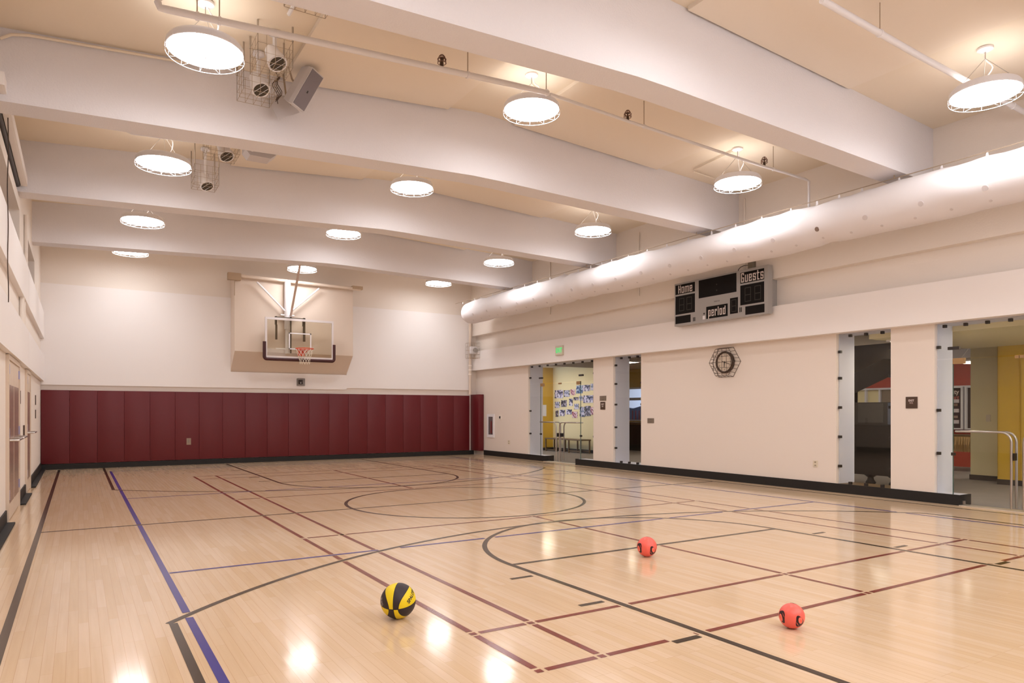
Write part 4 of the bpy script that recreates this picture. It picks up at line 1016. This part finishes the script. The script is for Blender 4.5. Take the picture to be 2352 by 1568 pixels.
# vents, small white sticker, unlit digit segments
for u0 in (.225, .24): win(u0, .85, u0 + .009, .94, 'vent', M_dark)
for u0 in (.725, .74): win(u0, .79, u0 + .009, .89, 'vent', M_dark)
win(.335, .85, .36, .93, 'sticker', M_white); win(.343, .785, .358, .82, 'sticker', M_dark)
M_seg = mat('unlit_digit', '2a261d', .5)
def digit(u, v, w_, h_):
    b = MB(); t = .012
    y, z = S(u, v); W2 = w_ * (SY1 - SY0); H2 = h_ * (SZ1 - SZ0)
    for (a, c, d, e) in ((0, 0, W2, t), (0, H2 / 2, W2, t), (0, H2 - t, W2, t), (0, 0, t, H2), (W2 - t, 0, t, H2)):
        b.box((SX - .0055, y - a - d, z - c - e), (SX - .004, y - a, z - c))
    b.build('unlit_digit', M_seg, r)
for u in (.06, .15): digit(u, .36, .06, .30)
for u in (.78, .875): digit(u, .39, .06, .30)
digit(.645, .60, .05, .26)
b = MB()
for v in (.20, .33): y, z = S(.49, v); b.box((SX - .0055, y - .012, z - .012), (SX - .004, y + .012, z + .012))
b.build('colon', M_seg, r)
# junction box with cord on top
r = root('junction_box', (10.75, 8.75, 4.06), 'small metal junction box with a looped cord above the scoreboard', 'junction box')
b = MB(); b.box((10.74, 8.70, 4.065), (XB - .001, 8.82, 4.22)); b.build('box', mat('olive_metal', '7d7364', .5), r)
b = MB(); b.tube([(10.78, 8.80, 4.15), (10.76, 8.92, 4.16), (10.75, 9.0, 4.14), (10.74, 9.04, 4.10), (10.74, 9.05, 4.068)], .006, 6); b.build('cord', M_dark, r)
r2 = MB(); r2.tube([(XB - .015, 8.72, 4.20), (XB - .015, 8.72, 4.75)], .012, 8); r2.build('conduit', M_galv, r)

# ------------------------------------------------------------ clock in its wire guard
CX, CY, CZ = XR - .0, 9.56, 2.365
r = root('wall_clock', (CX, CY, CZ), 'round clock in a hexagonal wire guard on the right wall', 'clock')
def disc(x, rad, n=40, y=CY, z=CZ): return [(x, y + rad * math.cos(2 * PI * i / n), z + rad * math.sin(2 * PI * i / n)) for i in range(n)]
b = MB(); b.tube([(CX, CY, CZ), (CX - .05, CY, CZ)], .21, 40); b.build('clock_body', M_dark, r, smooth=True)
b = MB(); b.tube(disc(CX - .055, .20), .022, 10, closed=True); b.build('bezel', mat('dark_bronze', '4a3a30', .3, metal=.4), r, smooth=True)
b = MB(); b.tube([(CX - .05, CY, CZ), (CX - .054, CY, CZ)], .185, 40); b.build('clock_face', mat('clock_face_cream', 'dccab6', .5), r)
for k in range(12):
    a = PI / 2 - 2 * PI * (k + 1) / 12
    vs_, fs_ = text_mesh(str(k + 1), .06, .8)
    b = MB(); b.add([(CX - .0555, CY - .145 * math.cos(a) - vx, CZ + .145 * math.sin(a) + vy) for vx, vy, vz in vs_], fs_); b.build('numeral', M_sign, r)
def hand(ang, ln, wd, back=.04):   # ang clockwise from 12
    s, c = math.sin(ang), math.cos(ang); b = MB(); p = [(-back, -wd), (ln, -wd * .5), (ln, wd * .5), (-back, wd)]
    q = [(CX - .060, CY - (l * s + w2 * c), CZ + (l * c - w2 * s)) for l, w2 in p]
    b.add(q + [(x - .003, y, z) for x, y, z in q], [(0, 1, 2, 3), (4, 5, 6, 7), (0, 1, 5, 4), (1, 2, 6, 5), (2, 3, 7, 6), (3, 0, 4, 7)])
    return b.build('clock_hand', M_black, r)
hand(math.radians(108), .16, .006, .06); hand(math.radians(183), .10, .009, .02)
def hexa(x, R0): return [(x, CY + R0 * 1.0 * math.cos(PI / 3 * i), CZ + R0 * .93 * math.sin(PI / 3 * i)) for i in range(6)]
b = MB(); A, Bq = hexa(CX - .004, .36), hexa(CX - .13, .33)
b.tube(A, .005, 6, closed=True); b.tube(Bq, .005, 6, closed=True)
for i in range(6):
    a0, a1, c0, c1 = Vector(A[i]), Vector(A[(i + 1) % 6]), Vector(Bq[i]), Vector(Bq[(i + 1) % 6])
    for t in (0, .25, .5, .75): b.tube([a0.lerp(a1, t), c0.lerp(c1, t)], .004, 5)
RH = .33 * .93 * math.sin(PI / 3)
for k in range(-2, 3):
    y = CY + k * .11; ext = RH if abs(k) < 2 else RH * (.33 - .22) / .165
    b.tube([(CX - .13, y, CZ - ext), (CX - .13, y, CZ + ext)], .0042, 5)
for k in range(-2, 3):
    z = CZ + k * .11; ext = .33 - abs(k * .11) * .165 / RH
    b.tube([(CX - .13, CY - ext, z), (CX - .13, CY + ext, z)], .0042, 5)
b.build('wire_guard', M_wirebrown, r)

# ------------------------------------------------------------ signs and plates on the right wall
r = root('exit_sign', (XB - .02, 15.19, 3.0), 'green lit EXIT sign above the far glass doors', 'exit sign')
b = MB(); b.bbox((XB - .04, 14.80, 2.87), (XB, 15.14, 3.12), .006); b.build('sign_case', M_exitface, r)
text_on_right_wall('EXIT', XB - .042, 14.97, 2.995, .17, .80, 'lettering', M_exit, r, .002)
b = MB(); b.box((XB - .0405, 14.85, 2.905), (XB - .0395, 15.09, 3.085)); b.build('sign_panel', mat('exit_pale_face', 'cfe0c4', .5), r)
r = root('exit_room_sign', (XR, 5.91, 1.52), 'square brown EXIT room sign with white letters near the right doors', 'sign')
b = MB(); b.bbox((XR - .01, 5.82, 1.43), (XR, 6.0, 1.61), .003); b.build('sign_plate', M_sign, r)
text_on_right_wall('EXIT', XR - .0112, 5.912, 1.551, .042, 1.0, 'lettering', M_letter, r, .0015)
text_on_right_wall('402', XR - .0112, 5.912, 1.514, .040, 1.0, 'lettering', mat('dim_letter', 'b09a92', .6), r, .0005)
b = MB()
for i in range(5): b.lathe((0, 0, 0), [(.0, 0)], 3) if False else b.box((XR - .0115, 5.88 + i * .012, 1.478), (XR - .010, 5.884 + i * .012, 1.482))
b.build('braille_dots', M_sign, r)
r = root('exit_room_sign', (XR, 13.42, 1.52), 'small brown sign with pale letters between the far glass openings', 'sign')
b = MB(); b.box((XR - .01, 13.33, 1.43), (XR, 13.51, 1.62)); b.build('sign_plate', M_sign, r)
text_on_right_wall('EXIT', XR - .0112, 13.42, 1.56, .05, 1.0, 'lettering', M_letter, r, .002); text_on_right_wall('401', XR - .0112, 13.42, 1.51, .05, 1.0, 'lettering', M_letter, r, .001)
def plate(y0, y1, z0, z1, m, nm, lab, cat):
    r = root(nm, (XR, (y0 + y1) / 2, (z0 + z1) / 2), lab, cat)
    b = MB(); b.bbox((XR - .008, y0, z0), (XR, y1, z1), .002); b.build('plate', m, r)
    b = MB(); ym = (y0 + y1) / 2; zm = (z0 + z1) / 2; h_ = (z1 - z0) * .18
    for s in (-1, 1): b.box((XR - .010, ym - (y1 - y0) * .18, zm + s * h_ * 1.4 - h_ * .6), (XR - .008, ym + (y1 - y0) * .18, zm + s * h_ * 1.4 + h_ * .6))
    b.build('insert', mat(m.name + '_insert', '9b8d78' if m is M_plate else '77695c', .5), r)
plate(13.29, 13.54, 1.65, 1.77, M_steelplate, 'switch_plate', 'steel switch plate above the small brown sign', 'switch')
plate(11.62, 11.83, 1.12, 1.23, M_steelplate, 'switch_plate', 'steel switch plate on the wall right of the narrow glass', 'switch')
plate(7.53, 7.62, .41, .52, M_plate, 'wall_outlet', 'ivory wall outlet low on the right wall near the window', 'outlet')
plate(17.78, 17.90, .40, .52, M_lower if False else M_plate, 'wall_outlet', 'ivory wall outlet low on the wall by the far corner', 'outlet')
r = root('pull_station', (XR, 18.34, 1.2), 'tiny dark key switch on the wall beside the extinguisher cabinet', 'switch')
b = MB(); b.box((XR - .02, 18.28, 1.14), (XR, 18.40, 1.27)); b.build('plate', M_wall, r); b = MB(); b.box((XR - .03, 18.31, 1.17), (XR - .02, 18.37, 1.24)); b.build('key_switch', M_dark, r)
r = root('extinguisher_cabinet', (XR, 18.9, .95), 'white recessed fire extinguisher cabinet on the far right wall', 'extinguisher cabinet')
b = MB()
for (a, c, d, e) in ((18.70, 18.78, .57, 1.30), (19.06, 19.14, .57, 1.30), (18.78, 19.06, .57, .66), (18.78, 19.06, 1.22, 1.30)): b.box((XR - .02, a, d), (XR, c, e))
b.build('cabinet_frame', M_white, r)
b = MB(); b.box((XR - .01, 18.78, .66), (XR - .002, 19.06, 1.22)); b.build('cabinet_glass', mat('grey_cabinet_glass', '6f6668', .2), r)
b = MB(); b.tube([(XR - .030, 18.86, .70), (XR - .030, 18.86, 1.05), (XR - .030, 18.86, 1.10)], [.022, .022, .008], 12); b.build('extinguisher', mat('extinguisher_red', '7a1e1c', .4), r, smooth=True)

# ------------------------------------------------------------ balls
def frame_cam(n, up):
    """camera-facing axes (right, up, toward camera) as world vectors"""
    pass
def cam_axes(P):
    t = (Vector((0, 0, H)) - Vector(P)).normalized(); rr = Vector((0, 0, 1)).cross(t).normalized(); u = t.cross(rr); return rr, u, t
def world_of(P, v):
    rr, u, t = cam_axes(P); return (rr * v[0] + u * v[1] + t * v[2]).normalized()
def uvball(c, rad, n=48, m=24):
    vs = [(c[0], c[1], c[2] + rad)]; fs = []
    for i in range(1, m):
        th = PI * i / m
        for j in range(n): ph = 2 * PI * j / n; vs.append((c[0] + rad * math.sin(th) * math.cos(ph), c[1] + rad * math.sin(th) * math.sin(ph), c[2] + rad * math.cos(th)))
    vs.append((c[0], c[1], c[2] - rad)); L = len(vs) - 1
    for j in range(n): fs.append((0, 1 + j, 1 + (j + 1) % n)); fs.append((L, L - n + (j + 1) % n, L - n + j))
    for i in range(m - 2):
        for j in range(n): a = 1 + i * n + j; c2 = 1 + i * n + (j + 1) % n; fs.append((a, a + n, c2 + n, c2))
    return vs, fs
BP = (1.815, 4.355, .117)
def basketball():
    rad = .117; P = Vector(BP)
    # ball axes: N pinch of the seams, X along the equator seam, Y the other
    Nw = world_of(P, (-.27, -.48, .835)); Xw = world_of(P, (.955, -.05, .26)); Xw = (Xw - Nw * Xw.dot(Nw)).normalized(); Yw = Nw.cross(Xw)
    m = bpy.data.materials.new('basketball_skin'); m.use_nodes = True; nt = m.node_tree; N = nt.nodes; L = nt.links; bs = N['Principled BSDF']
    tc = N.new('ShaderNodeTexCoord'); nz = N.new('ShaderNodeVectorMath'); nz.operation = 'NORMALIZE'; L.new(tc.outputs['Object'], nz.inputs[0]); sp = N.new('ShaderNodeSeparateXYZ'); L.new(nz.outputs[0], sp.inputs[0])
    def M(op, a, c=None):
        n_ = N.new('ShaderNodeMath'); n_.operation = op
        for k, q in enumerate((a, c)):
            if q is None: continue
            if isinstance(q, (int, float)): n_.inputs[k].default_value = q
            else: L.new(q, n_.inputs[k])
        return n_.outputs[0]
    X, Y = sp.outputs[0], sp.outputs[1]
    aX = M('ABSOLUTE', X); y2 = M('MULTIPLY', Y, Y); arcv = M('SUBTRACT', aX, M('ADD', M('MULTIPLY', y2, .62), .27))
    s1 = M('GREATER_THAN', X, 0); s2 = M('GREATER_THAN', Y, 0); s3 = M('GREATER_THAN', arcv, 0)
    tot = M('ADD', M('ADD', s1, s2), s3); par = M('MODULO', tot, 2)
    seam = M('MINIMUM', M('MINIMUM', aX, M('ABSOLUTE', Y)), M('MULTIPLY', M('ABSOLUTE', arcv), .8))
    isseam = M('LESS_THAN', seam, .020)
    mx = N.new('ShaderNodeMix'); mx.data_type = 'RGBA'; mx.inputs[7].default_value = lin('f2d410'); mx.inputs[6].default_value = lin('2a2026')
    L.new(par, mx.inputs[0])
    mx2 = N.new('ShaderNodeMix'); mx2.data_type = 'RGBA'; L.new(mx.outputs[2], mx2.inputs[6]); mx2.inputs[7].default_value = lin('1c1512'); L.new(isseam, mx2.inputs[0])
    L.new(mx2.outputs[2], bs.inputs['Base Color']); bs.inputs['Roughness'].default_value = .5
    v_ = N.new('ShaderNodeTexVoronoi'); v_.inputs['Scale'].default_value = 90; L.new(tc.outputs['Object'], v_.inputs['Vector'])
    hb = M('ADD', M('MULTIPLY', v_.outputs['Distance'], .15), M('MULTIPLY', M('MINIMUM', seam, .03), 20))
    bp = N.new('ShaderNodeBump'); bp.inputs['Strength'].default_value = .5; bp.inputs['Distance'].default_value = .002; L.new(hb, bp.inputs['Height']); L.new(bp.outputs['Normal'], bs.inputs['Normal'])
    vs, fs = uvball((0, 0, 0), rad, 72, 36)
    b = MB(); b.add(vs, fs); o = b.build('basketball', m, smooth='all')
    Mx = Matrix((Xw, Yw, Nw)).transposed().to_4x4(); Mx.translation = P; o.matrix_world = Mx
    tag(o, 'yellow and black basketball lying on the floor', 'basketball')
    def lettering(txt, p_cam, d_cam, size, xs, m_, align='LEFT'):
        p = world_of(P, p_cam); d = world_of(P, d_cam); d = (d - p * d.dot(p)).normalized(); e2 = p.cross(d)
        vs_, fs_ = text_mesh(txt, size, xs, 0, .0012, align)
        q = []
        for vx, vy, vz in vs_:
            th = vx / rad; base = p * math.cos(th) + d * math.sin(th)
            q.append(P + (base + e2 * (vy / rad)).normalized() * (rad + .0009))
        b = MB(); b.add([t[:] for t in q], fs_); me = b.build('lettering', m_)
        me.parent = o; me.matrix_parent_inverse = Matrix.Identity(4); me.matrix_basis = Mx.inverted()
    lettering('SPALDING', (.53, -.14, .82), (.62, .72, -.2), .034, .95, M_dark)
    lettering('ING', (-.93, .20, .30), (.20, -.95, .25), .034, .9, mat('pale_ball_letter', 'a89c9c', .5))
basketball()

def soccer(P, rad, lab):
    P = Vector(P); vs, fs = uvball((0, 0, 0), rad, 56, 28)
    skin = mat('coral_ball_skin', 'fb6a5c', .35, bump=.02, bscale=60)
    b = MB(); b.add(vs, fs); o = b.build('soccer_ball', skin, smooth='all'); o.location = P
    tag(o, lab, 'soccer ball', 'coral soccer balls')
    Mdk = mat('dark_ball_print', '2c0f16', .35); Mor = mat('orange_ball_print', 'ff5a34', .4); Mred = mat('red_ball_print', 'c8330c', .4)
    def shape(kind, k=1.0):
        n = 40; pts = []
        for i in range(n):
            a = 2 * PI * i / n
            if kind == 'outer': r_ = .47 * (1 + .13 * math.cos(3 * a - PI / 2)); pts.append((r_ * math.cos(a) * .78 * k, r_ * math.sin(a) * 1.18 * k))
            elif kind == 'drop': r_ = .24 * (1 - .22 * math.sin(a)); pts.append((-.10 * k + r_ * math.cos(a) * .80 * k, -.02 * k + r_ * math.sin(a) * 1.25 * k))
            elif kind == 'slit': pts.append(((.24 + .02 * math.cos(a) - .07 * math.sin(a) * math.sin(a) * 0) * k + .05 * -math.sin(a) * k, (.08 + .19 * math.sin(a)) * k))
            elif kind == 'core': pts.append((-.11 * k + .055 * math.cos(a) * k, -.04 * k + .14 * math.sin(a) * k))
        return pts
    def patch(kind, p, d, off, m_, k, mirror):
        e2 = p.cross(d); pts = shape(kind, k); cxm = sum(q[0] for q in pts) / len(pts); cym = sum(q[1] for q in pts) / len(pts)
        rings = 5; vs_ = [(cxm, cym)]
        for ri in range(1, rings + 1): vs_ += [(cxm + (x - cxm) * ri / rings, cym + (y - cym) * ri / rings) for x, y in pts]
        n = len(pts); fs_ = [(0, 1 + j, 1 + (j + 1) % n) for j in range(n)]
        for ri in range(rings - 1):
            for j in range(n): a0 = 1 + ri * n + j; a1 = 1 + ri * n + (j + 1) % n; fs_.append((a0, a0 + n, a1 + n, a1))
        q = [(P + (p + d * (x * mirror) + e2 * y).normalized() * (rad + off)) for x, y in vs_]
        b = MB(); b.add([t[:] for t in q], fs_); me = b.build('printed_motif', m_, smooth='all')
        me.parent = o; me.matrix_parent_inverse = Matrix.Identity(4); me.matrix_basis = Matrix.Translation(-P)
    for (pc, dc, mir) in (((-.78, -.12, .62), (.5, .10, .5), 1), ((.60, -.42, .68), (-.62, -.48, .4), 1), ((.12, .93, -.35), (1, 0, 0), 1), ((-.30, -.80, -.5), (1, 0, 0), 1), ((.1, .1, -1), (1, 0, 0), 1)):
        p = world_of(P, pc); d = world_of(P, dc); d = (d - p * d.dot(p)).normalized()
        patch('outer', p, d, .0006, Mdk, 1.0, mir); patch('drop', p, d, .0011, mat('light_coral_print', 'ff7a68', .4), 1.0, mir); patch('slit', p, d, .0011, skin, 1.0, mir); patch('core', p, d, .0015, Mor, 1.0, mir)
soccer((4.600, 4.956, .0937), .0937, 'coral soccer ball lying farther away beside the free throw line')
soccer((3.862, 2.828, .0787), .0787, 'coral soccer ball nearer the camera on the right')

# ------------------------------------------------------------ near wall behind the camera
b = MB(); b.box((XL - .4, YN - .25, -.1), (XR + .3, YN, 6.2)); struct(b.build('wall_front', M_wall))
